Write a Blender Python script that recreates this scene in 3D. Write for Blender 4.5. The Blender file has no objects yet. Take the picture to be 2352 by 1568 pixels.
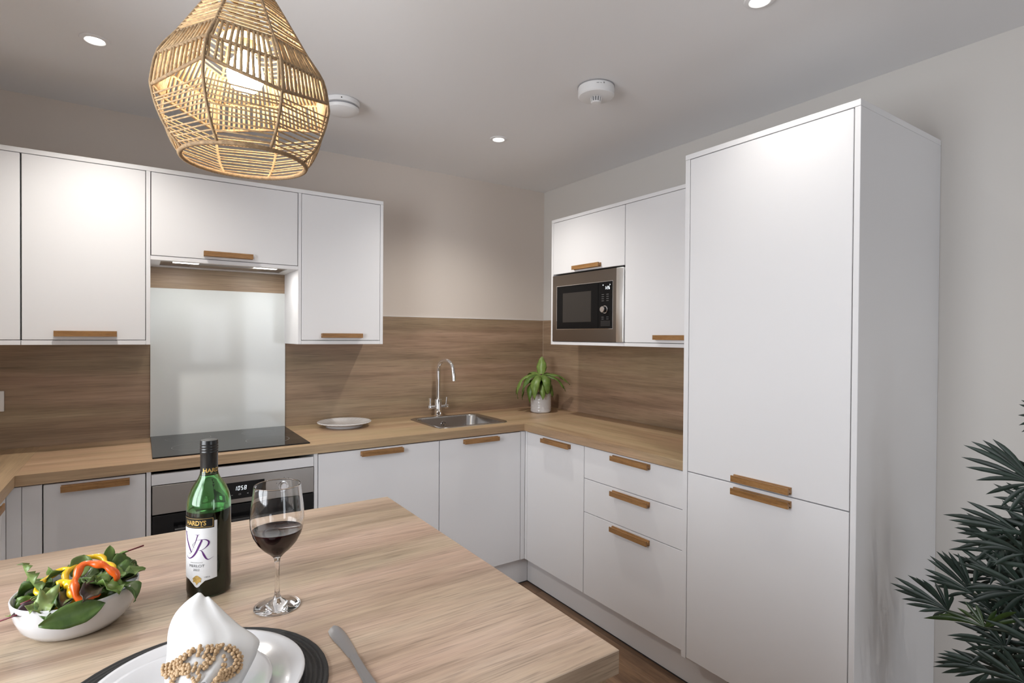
import bpy, bmesh, math, random
from mathutils import Vector, Matrix
from math import pi, sin, cos, radians

S = bpy.context.scene
COL = S.collection
rnd = random.Random(11)

# ------------------------------------------------------------------ camera
cam_d = bpy.data.cameras.new('camera')
cam = bpy.data.objects.new('camera', cam_d)
COL.objects.link(cam)
RT = Vector((0.8287593, -0.5595643, 0.0067605))
UPV = Vector((-0.000338, 0.0115803, 0.9999329))
FW = Vector((0.5596051, 0.828706, -0.0094082))
cam.matrix_world = Matrix(((RT.x, UPV.x, -FW.x, -2.35217), (RT.y, UPV.y, -FW.y, -3.08919),
                           (RT.z, UPV.z, -FW.z, 1.39609), (0, 0, 0, 1)))
cam_d.sensor_width = 36.0
cam_d.lens = 19.316
cam_d.clip_start = 0.02
S.camera = cam

# ------------------------------------------------------------------ view, world, large lights
S.view_settings.view_transform = 'Standard'
S.view_settings.look = 'None'
S.view_settings.gamma = 1.0
S.view_settings.use_curve_mapping = False
S.view_settings.exposure = 0.39
S.cycles.max_bounces = 10
S.cycles.diffuse_bounces = 5
S.cycles.glossy_bounces = 5
S.cycles.transmission_bounces = 10
S.cycles.transparent_max_bounces = 12
S.cycles.sample_clamp_indirect = 4.0
S.cycles.blur_glossy = 0.5

H = 2.406          # ceiling
XL = -3.32         # left wall
YF = -6.4          # wall behind the camera
world = bpy.data.worlds.new('sky')
S.world = world
world.use_nodes = True
wn = world.node_tree.nodes
bg = wn['Background']
bg.inputs['Color'].default_value = (0.80, 0.88, 1.0, 1)
bg.inputs['Strength'].default_value = 1.0

def area_light(name, loc, rot, sx, sy, power, col):
    d = bpy.data.lights.new(name, 'AREA')
    d.shape = 'RECTANGLE'; d.size = sx; d.size_y = sy; d.energy = power; d.color = col
    o = bpy.data.objects.new(name, d); COL.objects.link(o)
    o.location = loc; o.rotation_euler = rot
    return o
# daylight entering through the three windows of the room (outside each pane)
area_light('daylight_left_window', (XL - 0.22, -2.25, 1.55), (0, -pi/2, 0), 1.3, 1.2, 42, (0.93, 0.96, 1.0))
area_light('daylight_front_window', (-1.475, YF - 0.22, 1.40), (pi/2, 0, 0), 0.56, 0.95, 3, (0.93, 0.96, 1.0))
area_light('daylight_patio_window', (-0.60, YF - 0.22, 1.15), (pi/2, 0, 0), 0.95, 2.0, 17, (0.90, 0.95, 1.0))

SPOT_W = 33.0
SPOTS = [(-2.484, -0.709), (-0.835, -0.707), (-0.82, -2.131)]
SPOTS_BEHIND = [(-2.484, -3.55), (-0.62, -3.60)]
def spot_light(x, y, power):
    d = bpy.data.lights.new('downlight_beam', 'SPOT')
    d.energy = power; d.spot_size = radians(132); d.spot_blend = 1.0; d.shadow_soft_size = 0.022
    d.color = (1.0, 0.95, 0.88)
    o = bpy.data.objects.new('downlight_beam', d); COL.objects.link(o)
    o.location = (x, y, H - 0.012)
for q in SPOTS + SPOTS_BEHIND:
    spot_light(*q, SPOT_W if q[1] > -1 else (24.0 if q[0] > -0.7 else 9.0))

# ------------------------------------------------------------------ materials
def new_mat(name):
    m = bpy.data.materials.new(name); m.use_nodes = True
    nt = m.node_tree
    return m, nt, nt.nodes['Principled BSDF']

def plain(name, col, rough=0.5, metal=0.0, coat=0.0, emit=None, estr=0.0, bump=0.0, bscale=200, spec=0.5, aniso=0.0, sheen=0.0, var=0.0, vscale=30):
    m, nt, b = new_mat(name)
    b.inputs['Base Color'].default_value = (*col, 1)
    b.inputs['Roughness'].default_value = rough
    b.inputs['Metallic'].default_value = metal
    b.inputs['Coat Weight'].default_value = coat
    b.inputs['Specular IOR Level'].default_value = spec
    if sheen: b.inputs['Sheen Weight'].default_value = sheen
    if emit:
        b.inputs['Emission Color'].default_value = (*emit, 1)
        b.inputs['Emission Strength'].default_value = estr
    if bump or var:
        tc = nt.nodes.new('ShaderNodeTexCoord')
        n = nt.nodes.new('ShaderNodeTexNoise'); n.inputs['Scale'].default_value = bscale if bump else vscale
        n.inputs['Detail'].default_value = 4
        nt.links.new(tc.outputs['Object'], n.inputs['Vector'])
        if bump:
            bp = nt.nodes.new('ShaderNodeBump'); bp.inputs['Strength'].default_value = bump
            bp.inputs['Distance'].default_value = 0.002
            nt.links.new(n.outputs['Fac'], bp.inputs['Height'])
            nt.links.new(bp.outputs['Normal'], b.inputs['Normal'])
        if var:
            n2 = nt.nodes.new('ShaderNodeTexNoise'); n2.inputs['Scale'].default_value = vscale; n2.inputs['Detail'].default_value = 5
            nt.links.new(tc.outputs['Object'], n2.inputs['Vector'])
            r = nt.nodes.new('ShaderNodeValToRGB')
            r.color_ramp.elements[0].position = 0.3; r.color_ramp.elements[1].position = 0.7
            r.color_ramp.elements[0].color = (*[c*(1-var) for c in col], 1)
            r.color_ramp.elements[1].color = (*[min(1, c*(1+var)) for c in col], 1)
            nt.links.new(n2.outputs['Fac'], r.inputs['Fac'])
            nt.links.new(r.outputs['Color'], b.inputs['Base Color'])
    return m

def wood(name, axis, dark, mid, light, rough=0.45, along=1.1, across=13.0, bump=0.05, rand=False, fine=1.0, pores=1.0, tint=0.0):
    """Wood decor with its grain along one axis: broad tonal bands, fibres and small dark pores."""
    m, nt, b = new_mat(name)
    N, L = nt.nodes, nt.links
    tc = N.new('ShaderNodeTexCoord')
    src = tc.outputs['Object']
    if rand:
        oi = N.new('ShaderNodeObjectInfo')
        ml = N.new('ShaderNodeVectorMath'); ml.operation = 'SCALE'; ml.inputs['Scale'].default_value = 37.0
        cmb = N.new('ShaderNodeCombineXYZ')
        for k in range(3): L.new(oi.outputs['Random'], cmb.inputs[k])
        L.new(cmb.outputs[0], ml.inputs[0])
        ad = N.new('ShaderNodeVectorMath'); ad.operation = 'ADD'
        L.new(src, ad.inputs[0]); L.new(ml.outputs[0], ad.inputs[1]); src = ad.outputs[0]
    def noise(al, ac, det, ro, dist, off):
        mp = N.new('ShaderNodeMapping')
        sc = [ac, ac, ac]; sc['xyz'.index(axis)] = al
        mp.inputs['Scale'].default_value = sc
        mp.inputs['Location'].default_value = (off, off*1.7, off*0.6)
        L.new(src, mp.inputs['Vector'])
        n = N.new('ShaderNodeTexNoise'); n.inputs['Scale'].default_value = 1.0
        n.inputs['Detail'].default_value = det; n.inputs['Roughness'].default_value = ro
        n.inputs['Distortion'].default_value = dist
        L.new(mp.outputs[0], n.inputs['Vector'])
        return n.outputs['Fac']
    n1 = noise(along, across, 6, 0.62, 0.35, 0.0)
    n2 = noise(along*5, across*9, 4, 0.6, 0.1, 3.1)
    n3 = noise(along*9, across*22, 2, 0.5, 0.0, 7.7)
    r = N.new('ShaderNodeValToRGB'); e = r.color_ramp.elements
    e[0].position = 0.30; e[0].color = (*dark, 1)
    e[1].position = 0.72; e[1].color = (*light, 1)
    k = e.new(0.50); k.color = (*mid, 1)
    L.new(n1, r.inputs['Fac'])
    r2 = N.new('ShaderNodeValToRGB'); e = r2.color_ramp.elements
    lo = 1 - 0.20*fine
    e[0].position = 0.32; e[0].color = (lo, lo, lo, 1); e[1].position = 0.68; e[1].color = (1.06, 1.06, 1.06, 1)
    L.new(n2, r2.inputs['Fac'])
    mx = N.new('ShaderNodeMix'); mx.data_type = 'RGBA'; mx.blend_type = 'MULTIPLY'; mx.inputs['Factor'].default_value = 1.0
    L.new(r.outputs['Color'], mx.inputs['A']); L.new(r2.outputs['Color'], mx.inputs['B'])
    r3 = N.new('ShaderNodeValToRGB'); e = r3.color_ramp.elements
    lo = 1 - 0.34*fine*pores
    e[0].position = 0.34; e[0].color = (lo, lo, lo, 1); e[1].position = 0.44; e[1].color = (1, 1, 1, 1)
    L.new(n3, r3.inputs['Fac'])
    mx2 = N.new('ShaderNodeMix'); mx2.data_type = 'RGBA'; mx2.blend_type = 'MULTIPLY'; mx2.inputs['Factor'].default_value = 1.0
    L.new(mx.outputs['Result'], mx2.inputs['A']); L.new(r3.outputs['Color'], mx2.inputs['B'])
    out = mx2.outputs['Result']
    if tint:      # slow drift between a redder and an olive-grey tone, as in printed oak decor
        n4 = noise(along*0.9, across*0.45, 3, 0.5, 0.2, 12.3)
        r4 = N.new('ShaderNodeValToRGB'); e = r4.color_ramp.elements
        e[0].position = 0.35; e[0].color = (1 - .9*tint, 1, 1 - tint, 1); e[1].position = 0.65; e[1].color = (1 + .7*tint, 1 - .6*tint, 1, 1)
        L.new(n4, r4.inputs['Fac'])
        mx3 = N.new('ShaderNodeMix'); mx3.data_type = 'RGBA'; mx3.blend_type = 'MULTIPLY'; mx3.inputs['Factor'].default_value = 1.0
        L.new(out, mx3.inputs['A']); L.new(r4.outputs['Color'], mx3.inputs['B']); out = mx3.outputs['Result']
    L.new(out, b.inputs['Base Color'])
    b.inputs['Roughness'].default_value = rough
    bp = N.new('ShaderNodeBump'); bp.inputs['Strength'].default_value = bump; bp.inputs['Distance'].default_value = 0.001
    L.new(n2, bp.inputs['Height']); L.new(bp.outputs['Normal'], b.inputs['Normal'])
    return m

def glass(name, col=(1, 1, 1), rough=0.0, ior=1.46):
    m, nt, b = new_mat(name)
    b.inputs['Base Color'].default_value = (*col, 1)
    b.inputs['Roughness'].default_value = rough
    b.inputs['Transmission Weight'].default_value = 1.0
    b.inputs['IOR'].default_value = ior
    return m

def pane_mat(name):
    m = bpy.data.materials.new(name); m.use_nodes = True
    nt = m.node_tree; N, L = nt.nodes, nt.links
    N.remove(N['Principled BSDF'])
    t = N.new('ShaderNodeBsdfTransparent'); g = N.new('ShaderNodeBsdfGlossy'); g.inputs['Roughness'].default_value = 0.02
    mx = N.new('ShaderNodeMixShader'); fr = N.new('ShaderNodeFresnel'); fr.inputs['IOR'].default_value = 1.3
    L.new(fr.outputs[0], mx.inputs[0]); L.new(t.outputs[0], mx.inputs[1]); L.new(g.outputs[0], mx.inputs[2])
    L.new(mx.outputs[0], N['Material Output'].inputs['Surface'])
    return m

OAK_D, OAK_M, OAK_L = (0.33, 0.222, 0.128), (0.45, 0.315, 0.192), (0.54, 0.39, 0.25)
M = {}
M['wall_back'] = plain('wall_paint_taupe_light_tint', (0.66, 0.595, 0.54), 0.85, bump=0.03, bscale=350)  # same paint as the other walls; the light difference is put into this tint
M['wall'] = plain('wall_paint_pale_light_tint', (0.64, 0.615, 0.585), 0.85, bump=0.03, bscale=350)  # same wall paint, tinted paler and greyer for the light on it
M['ceiling'] = plain('ceiling_paint', (0.80, 0.80, 0.81), 0.9, bump=0.03, bscale=300)
M['white'] = plain('white_matt_cabinet', (0.80, 0.80, 0.815), 0.38, spec=0.4)
M['white_edge'] = plain('white_panel_edge', (0.82, 0.82, 0.835), 0.42, spec=0.4)
M['void'] = plain('dark_gap', (0.03, 0.03, 0.032), 0.8)
M['oak_x'] = wood('oak_decor_along_x', 'x', OAK_D, OAK_M, OAK_L, rough=0.40, along=0.8, fine=0.8, pores=0.6, tint=0.05)
M['oak_y'] = wood('oak_decor_along_y', 'y', OAK_D, OAK_M, OAK_L, rough=0.40, along=0.8, fine=0.8, pores=0.6, tint=0.05)
SP = [(0.215, 0.146, 0.094), (0.335, 0.234, 0.153), (0.44, 0.32, 0.218)]  # worktop decor toned darker; weaker light on the splashback put into the colour
M['splash_x'] = wood('oak_splashback_shaded_x', 'x', *SP, rough=0.42, across=13, along=0.85, fine=0.85, pores=0.7, tint=0.05)
M['splash_y'] = wood('oak_splashback_shaded_y', 'y', *SP, rough=0.42, across=13, along=0.85, fine=0.85, pores=0.7, tint=0.05)
M['island_x'] = wood('pale_oak_island_top', 'x', (0.315, 0.222, 0.156), (0.48, 0.358, 0.262), (0.59, 0.465, 0.355), rough=0.36, across=15, along=1.25, fine=1.05, pores=0.8, tint=0.05)
M['handle_x'] = wood('oak_handle_x', 'x', (0.22, 0.105, 0.03), (0.33, 0.165, 0.055), (0.42, 0.225, 0.085), rough=0.4, across=60, along=6)
M['handle_y'] = wood('oak_handle_y', 'y', (0.22, 0.105, 0.03), (0.33, 0.165, 0.055), (0.42, 0.225, 0.085), rough=0.4, across=60, along=6)
M['plank'] = wood('brown_floor_laminate', 'y', (0.115, 0.06, 0.032), (0.20, 0.115, 0.064), (0.29, 0.18, 0.105), rough=0.45, across=22, along=1.6, rand=True)
M['steel'] = plain('brushed_steel', (0.44, 0.42, 0.40), 0.28, metal=1.0)
M['steel_warm'] = plain('brushed_steel_warm', (0.27, 0.235, 0.205), 0.30, metal=1.0)
M['steel_sink'] = plain('sink_steel', (0.50, 0.495, 0.49), 0.19, metal=1.0)
M['chrome'] = plain('chrome', (0.86, 0.86, 0.87), 0.05, metal=1.0)
M['black_glass'] = plain('black_glass', (0.010, 0.010, 0.011), 0.04, spec=0.32)
M['black_panel'] = plain('black_panel', (0.008, 0.008, 0.0085), 0.22, spec=0.14)
M['black'] = plain('black_plastic', (0.014, 0.014, 0.015), 0.35)
M['dark_window'] = plain('oven_window_glass', (0.045, 0.04, 0.036), 0.08)
M['white_glass'] = plain('white_back_painted_glass', (0.72, 0.75, 0.745), 0.07, spec=0.4)
M['plastic'] = plain('white_plastic', (0.78, 0.78, 0.785), 0.4)
M['plastic_grey'] = plain('grey_plastic_slot', (0.30, 0.30, 0.31), 0.5)
M['ceramic'] = plain('white_glazed_ceramic', (0.66, 0.66, 0.675), 0.14, coat=0.4)
M['digit'] = plain('lit_display_digit', (0.9, 0.95, 1.0), 0.5, emit=(0.85, 0.93, 1.0), estr=0.9)
M['digit_dim'] = plain('printed_mark', (0.33, 0.33, 0.33), 0.5)
M['lamp_on'] = plain('lit_lamp_lens', (1, 1, 1), 0.4, emit=(1.0, 0.97, 0.92), estr=9.0)
M['hood_on'] = plain('lit_hood_lens', (1, 1, 1), 0.4, emit=(1.0, 0.98, 0.95), estr=5.0)
M['bulb'] = plain('lit_opal_bulb', (1, 1, 1), 0.4, emit=(1.0, 0.88, 0.70), estr=70.0)
M['rattan'] = plain('paper_rattan_cord', (0.42, 0.285, 0.15), 0.75, var=0.3, vscale=120, bump=0.4, bscale=500)
M['rattan_rim'] = plain('wrapped_rattan_rim', (0.29, 0.19, 0.10), 0.75, var=0.3, vscale=150, bump=0.4, bscale=500)
M['brass'] = plain('pale_lamp_holder', (0.75, 0.62, 0.42), 0.4)
M['flex'] = plain('white_flex', (0.7, 0.69, 0.66), 0.5)

# ------------------------------------------------------------------ mesh helpers
def finish(name, bm, mat, parent=None, smooth=False, auto=None):
    bmesh.ops.recalc_face_normals(bm, faces=bm.faces)
    me = bpy.data.meshes.new(name)
    bm.to_mesh(me); bm.free()
    me.materials.append(mat)
    if smooth:
        for p in me.polygons: p.use_smooth = True
        if auto is not None:
            try: me.set_sharp_from_angle(angle=radians(auto))
            except Exception: pass
    o = bpy.data.objects.new(name, me); COL.objects.link(o)
    if parent is not None:
        o.parent = parent
        o.matrix_parent_inverse = world_of(parent).inverted()
    return o

def world_of(o):
    m = o.matrix_basis.copy()
    if o.parent is not None:
        m = world_of(o.parent) @ o.matrix_parent_inverse @ m
    return m

def thing(name, label, cat, loc, group=None):
    o = bpy.data.objects.new(name, None); COL.objects.link(o)
    o.location = loc; o.empty_display_size = 0.05
    o['label'] = label; o['category'] = cat
    if group: o['group'] = group
    return o

def tag(o, label, cat, group=None):
    o['label'] = label; o['category'] = cat
    if group: o['group'] = group
    return o

def struct(o):
    o['kind'] = 'structure'
    return o

def box(bm, x0, x1, y0, y1, z0, z1, bev=0.0, seg=1):
    x0, x1 = sorted((x0, x1)); y0, y1 = sorted((y0, y1)); z0, z1 = sorted((z0, z1))
    v = [bm.verts.new((x, y, z)) for x in (x0, x1) for y in (y0, y1) for z in (z0, z1)]
    fs = [bm.faces.new([v[i] for i in q]) for q in ((0, 1, 3, 2), (4, 6, 7, 5), (0, 4, 5, 1), (2, 3, 7, 6), (0, 2, 6, 4), (1, 5, 7, 3))]
    if bev > 0:
        es = list({e for f in fs for e in f.edges})
        bmesh.ops.bevel(bm, geom=es, offset=bev, segments=seg, profile=0.5, affect='EDGES')
    return bm

def bx(*a, bev=0.0, seg=1):
    return box(bmesh.new(), *a, bev=bev, seg=seg)

def lathe(bm, prof, c=(0, 0, 0), n=48, close=False, mod=None):
    """Revolve (radius, z) pairs about a vertical axis; mod(angle, i) scales the radius."""
    rings = []
    for i, (r, z) in enumerate(prof):
        if r < 1e-6:
            rings.append([bm.verts.new((c[0], c[1], c[2] + z))])
        else:
            ring = []
            for k in range(n):
                a = 2*pi*k/n
                rr = r*(mod(a, i) if mod else 1)
                ring.append(bm.verts.new((c[0] + rr*cos(a), c[1] + rr*sin(a), c[2] + z)))
            rings.append(ring)
    pairs = list(zip(rings[:-1], rings[1:]))
    if close: pairs.append((rings[-1], rings[0]))
    for A, B in pairs:
        for k in range(n):
            k2 = (k + 1) % n
            if len(A) == 1 and len(B) == 1: continue
            if len(A) == 1: bm.faces.new((A[0], B[k], B[k2]))
            elif len(B) == 1: bm.faces.new((A[k], A[k2], B[0]))
            else: bm.faces.new((A[k], A[k2], B[k2], B[k]))
    return bm

def tube(bm, pts, r, n=8, closed=False, cap=True):
    """Tube through pts; r is a number or one radius per point."""
    pts = [Vector(p) for p in pts]
    m = len(pts)
    rs = r if isinstance(r, (list, tuple)) else [r]*m
    T = []
    for i in range(m):
        a = pts[(i - 1) % m] if (closed or i > 0) else pts[0]
        b = pts[(i + 1) % m] if (closed or i < m - 1) else pts[-1]
        T.append((b - a).normalized())
    ref = Vector((0, 0, 1)) if abs(T[0].z) < 0.9 else Vector((1, 0, 0))
    nrm = T[0].cross(ref).normalized()
    rings = []
    for i in range(m):
        nrm = (nrm - T[i]*nrm.dot(T[i])).normalized()
        bn = T[i].cross(nrm)
        rings.append([bm.verts.new(pts[i] + (nrm*cos(2*pi*k/n) + bn*sin(2*pi*k/n))*rs[i]) for k in range(n)])
    for i in range(m if closed else m - 1):
        A, B = rings[i], rings[(i + 1) % m]
        for k in range(n):
            bm.faces.new((A[k], A[(k + 1) % n], B[(k + 1) % n], B[k]))
    if cap and not closed:
        bm.faces.new(rings[0][::-1]); bm.faces.new(rings[-1])
    return bm

def prism(bm, poly, f0, f1):
    """Extrude a 2-D polygon: f0(p), f1(p) map each 2-D point to the two ends."""
    A = [bm.verts.new(f0(p)) for p in poly]; B = [bm.verts.new(f1(p)) for p in poly]
    n = len(poly)
    bm.faces.new(A[::-1]); bm.faces.new(B)
    for i in range(n):
        bm.faces.new((A[i], A[(i + 1) % n], B[(i + 1) % n], B[i]))
    return bm

def disc(bm, c, r, z0, z1, n=40, bev=0.0):
    return lathe(bm, [(0, z0), (r - bev, z0), (r, z0 + bev), (r, z1 - bev), (r - bev, z1), (0, z1)] if bev else [(0, z0), (r, z0), (r, z1), (0, z1)], c, n)

def axis_cyl(bm, a, b, r, n=24):
    return tube(bm, [a, b], r, n)

def smoothpath(pts, sub=6, closed=False):
    """Catmull-Rom through pts."""
    P = [Vector(p) for p in pts]; m = len(P); out = []
    for i in range(m if closed else m - 1):
        p0 = P[(i - 1) % m] if closed or i > 0 else P[0]
        p1 = P[i]; p2 = P[(i + 1) % m]
        p3 = P[(i + 2) % m] if closed or i + 2 < m else P[-1]
        for k in range(sub):
            t = k/sub
            out.append(0.5*((2*p1) + (p2 - p0)*t + (2*p0 - 5*p1 + 4*p2 - p3)*t*t + (3*p1 - p0 - 3*p2 + p3)*t**3))
    if not closed: out.append(P[-1])
    return out

def text_mesh(txt, size, bold=0.0):
    cu = bpy.data.curves.new('lettering', 'FONT'); cu.body = txt; cu.size = size; cu.align_x = 'CENTER'; cu.offset = bold
    cu.resolution_u = 3
    o = bpy.data.objects.new('lettering', cu); COL.objects.link(o)
    dg = bpy.context.evaluated_depsgraph_get(); dg.update()
    me = bpy.data.meshes.new_from_object(o.evaluated_get(dg))
    vs = [tuple(v.co) for v in me.vertices]; fs = [tuple(p.vertices) for p in me.polygons]
    bpy.data.objects.remove(o); bpy.data.curves.remove(cu); bpy.data.meshes.remove(me)
    return vs, fs

def text_on(name, txt, size, fn, mat, parent, bold=0.0):
    vs, fs = text_mesh(txt, size, bold)
    bm = bmesh.new()
    V = [bm.verts.new(fn(v[0], v[1])) for v in vs]
    for f in fs:
        try: bm.faces.new([V[i] for i in f])
        except ValueError: pass
    return finish(name, bm, mat, parent)

SEG = {'0': 'abcdef', '1': 'bc', '2': 'abged', '3': 'abgcd', '4': 'fgbc', '5': 'afgcd', '6': 'afgedc', '7': 'abc', '8': 'abcdefg', '9': 'abfgcd'}
def seven_seg(bm, ch, fn, x, w, h, t, slant=0.12):
    """One seven-segment digit as thin slabs; fn(u, v, d) maps face coordinates to space."""
    def q(u0, u1, v0, v1):
        pts = [(u0, v0), (u1, v0), (u1, v1), (u0, v1)]
        prism(bm, pts, lambda p: fn(x + p[0] + slant*p[1], p[1], 0), lambda p: fn(x + p[0] + slant*p[1], p[1], 0.0006))
    m = h/2
    R = {'a': (t, w - t, h - t, h), 'd': (t, w - t, 0, t), 'g': (t, w - t, m - t/2, m + t/2),
         'f': (0, t, m + t*.3, h - t*.3), 'e': (0, t, t*.3, m - t*.3), 'b': (w - t, w, m + t*.3, h - t*.3), 'c': (w - t, w, t*.3, m - t*.3)}
    for s in SEG[ch]: q(*R[s])

# ------------------------------------------------------------------ room shell
def wall_with_holes(name, axis, const, thick, a0, a1, holes, mat):
    """A wall slab at x or y = const, with rectangular openings (a, b, z0, z1)."""
    bm = bmesh.new()
    xs = sorted({a0, a1, *[h[0] for h in holes], *[h[1] for h in holes]})
    for u0, u1 in zip(xs[:-1], xs[1:]):
        cuts = sorted([(h[2], h[3]) for h in holes if h[0] <= u0 + 1e-6 and h[1] >= u1 - 1e-6])
        z = 0.0
        spans = []
        for c0, c1 in cuts: spans.append((z, c0)); z = c1
        spans.append((z, H))
        for z0, z1 in spans:
            if z1 - z0 < 1e-4: continue
            if axis == 'x': box(bm, const, const + thick, u0, u1, z0, z1)
            else: box(bm, u0, u1, const, const + thick, z0, z1)
    return struct(finish(name, bm, mat))

XR = 0.0
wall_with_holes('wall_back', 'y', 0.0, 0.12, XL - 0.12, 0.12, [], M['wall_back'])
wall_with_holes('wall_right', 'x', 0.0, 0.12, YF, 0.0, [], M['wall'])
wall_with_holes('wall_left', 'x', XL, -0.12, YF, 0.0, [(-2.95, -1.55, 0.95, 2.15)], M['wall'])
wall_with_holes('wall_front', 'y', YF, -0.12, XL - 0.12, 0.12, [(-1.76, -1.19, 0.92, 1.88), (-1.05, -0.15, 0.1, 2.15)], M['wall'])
struct(finish('ceiling', bx(XL - 0.12, 0.12, YF - 0.12, 0.12, H, H + 0.1), M['ceiling']))
fl = struct(finish('floor', bx(XL - 0.12, 0.12, YF - 0.12, 0.12, -0.08, -0.012), M['void']))
PW, PL = 0.192, 1.29
plank_me = None
ix = 0
x = XL
while x < 0 - 0.02:
    w = min(PW, 0 - x)
    y = YF - (ix*0.47 % 1.0)*PL
    while y < 0:
        y0 = max(y, YF); y1 = min(y + PL, 0.0)
        if y1 - y0 > 0.03:
            if abs(w - PW) < 1e-6 and abs(y1 - y0 - PL) < 1e-6 and plank_me:
                o = bpy.data.objects.new('plank', plank_me); COL.objects.link(o)
                o.location = (x, y0, 0); o.parent = fl
            else:
                o = finish('plank', bx(0.0004, w - 0.0004, 0.0005, y1 - y0 - 0.0005, -0.012, 0, bev=0.0012), M['plank'], fl)
                o.location = (x, y0, 0)
                if abs(w - PW) < 1e-6 and abs(y1 - y0 - PL) < 1e-6: plank_me = o.data
        y += PL
    x += PW; ix += 1

M['pane'] = pane_mat('window_pane')
def window(name, axis, const, out, a0, a1, z0, z1, mullions):
    """Casement: frame, bars and panes set inside the wall opening."""
    f = bmesh.new(); d0, d1 = const + out*0.05, const + out*0.10
    def b(u0, u1, v0, v1, e0=d0, e1=d1, bm=f):
        if axis == 'x': box(bm, e0, e1, u0, u1, v0, v1, bev=0.003)
        else: box(bm, u0, u1, e0, e1, v0, v1, bev=0.003)
    t = 0.055
    b(a0, a0 + t, z0, z1); b(a1 - t, a1, z0, z1); b(a0 + t, a1 - t, z0, z0 + t); b(a0 + t, a1 - t, z1 - t, z1)
    fr = struct(finish(name, f, M['plastic']))
    edges = [a0 + t] + [a0 + (a1 - a0)*k/mullions for k in range(1, mullions)] + [a1 - t]
    for k in range(1, mullions):
        m = bmesh.new(); u = edges[k]
        b(u - 0.03, u + 0.03, z0 + t, z1 - t, bm=m)
        finish('mullion', m, M['plastic'], fr)
    for k in range(mullions):
        m = bmesh.new(); mid = (d0 + d1)/2
        e0 = edges[k] + (0.03 if k else 0); e1 = edges[k + 1] - (0.03 if k < mullions - 1 else 0)
        b(e0, e1, z0 + t, z1 - t, mid - 0.003, mid + 0.003, bm=m)
        finish('pane', m, M['pane'], fr)
window('window_1', 'x', XL, -1, -2.95, -1.55, 0.95, 2.15, 2)
window('window_2', 'y', YF, -1, -1.76, -1.19, 0.92, 1.88, 2)
window('window_3', 'y', YF, -1, -1.05, -0.15, 0.1, 2.15, 1)
struct(finish('baseboard_right', bx(-0.016, 0, YF + 0.0005, -2.3205, 0.0, 0.12, bev=0.003), M['white_edge']))
struct(finish('baseboard_front', bx(XL, -1.06, YF, YF + 0.016, 0.0, 0.12, bev=0.003), M['white_edge']))

# ------------------------------------------------------------------ kitchen units
WT, WB = 0.910, 0.872           # worktop top and underside
YB = -0.592                     # front of the back-run doors
XD = -0.572                     # front of the right-run doors
XLD = -2.732                    # front of the left-run doors
DT = 0.019
HPROF = [(0, 0.001), (0.006, 0.001), (0.0065, 0.006), (0.0150, 0.006), (0.0150, 0.0), (0.024, 0.0), (0.024, 0.0215),
         (0.0195, 0.0215), (0.0165, 0.0150), (0.0120, 0.0135), (0.0085, 0.0150), (0.006, 0.0225), (0, 0.0225)]

def handle(parent, axis, front, a0, a1, z0, flip=False, sgn=-1):
    """Grooved oak lip handle; axis 'x' runs along x on a y=front door, axis 'y' along y on an x=front door."""
    bm = bmesh.new()
    prof = [(d, (0.0225 - h) if flip else h) for d, h in HPROF]
    if axis == 'x':
        prism(bm, prof, lambda p: (a0, front + sgn*p[0], z0 + p[1]), lambda p: (a1, front + sgn*p[0], z0 + p[1]))
        mt = M['handle_x']
    else:
        prism(bm, prof, lambda p: (front + sgn*p[0], a0, z0 + p[1]), lambda p: (front + sgn*p[0], a1, z0 + p[1]))
        mt = M['handle_y']
    return finish('handle', bm, mt, parent)

def front(parent, axis, plane, a0, a1, z0, z1, name='door', into=1):
    if axis == 'x': b = bx(a0, a1, plane, plane + into*DT, z0, z1, bev=0.0012)
    else: b = bx(plane, plane + into*DT, a0, a1, z0, z1, bev=0.0012)
    return finish(name, b, M['white'], parent)

def carcass(parent, axis, plane, depth, a0, a1, z0, z1, into=1):
    p0 = plane + into*(DT + 0.002); p1 = plane + into*depth
    c = 0.0
    if axis == 'x': b = bx(a0 + c, a1 - c, p0, p1, z0, z1)
    else: b = bx(p0, p1, a0 + c, a1 - c, z0, z1)
    return finish('carcass', b, M['cab_in'], parent)
M['cab_in'] = plain('carcass_gap_shade', (0.06, 0.06, 0.062), 0.6)  # near-black on white units: shade of the door gaps put into the colour

G = 0.0016
# --- base units of the back run
def base_back(label, x0, x1, hx, top=WB - 0.001):
    t = thing('base_cabinet', label, 'cabinet', ((x0 + x1)/2, -0.3, 0.15), None)
    carcass(t, 'x', YB, -YB - 0.004, x0, x1, 0.15, top)
    d = front(t, 'x', YB, x0 + G, x1 - G, 0.1525, 0.866)
    if hx: handle(d, 'x', YB, hx[0], hx[1], 0.8365)
    return t
base_back('white base cabinet with one door left of the oven', -2.636, -2.3365, (-2.586, -2.387))
base_back('wide white base cabinet door between the oven and the sink cabinet', -1.7005, -1.1035, (-1.509, -1.304))
base_back('white base cabinet under the sink and tap', -1.1025, -0.602, (-0.967, -0.756), 0.70)
t = thing('corner_filler', 'plain white filler panels in the left inner corner of the base units', 'panel', (-2.68, -0.58, 0.15))
finish('filler_panel', bx(-2.6905, -2.638, YB, YB + DT, 0.1525, 0.868, bev=0.0008), M['white'], t)
finish('corner_post', bx(-2.7315, -2.692, YB - 0.0005, YB + DT, 0.1525, 0.868, bev=0.0008), M['white'], t)
t = thing('corner_filler', 'narrow white corner post between sink cabinet and corner cabinet', 'panel', (-0.585, -0.59, 0.15))
finish('corner_post', bx(-0.6005, XD - 0.0005, YB, YB + DT, 0.1525, 0.868, bev=0.0008), M['white'], t)
finish('corner_post', bx(XD, XD + DT, -0.6115, YB - 0.0005, 0.1525, 0.868, bev=0.0008), M['white'], t)

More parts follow.
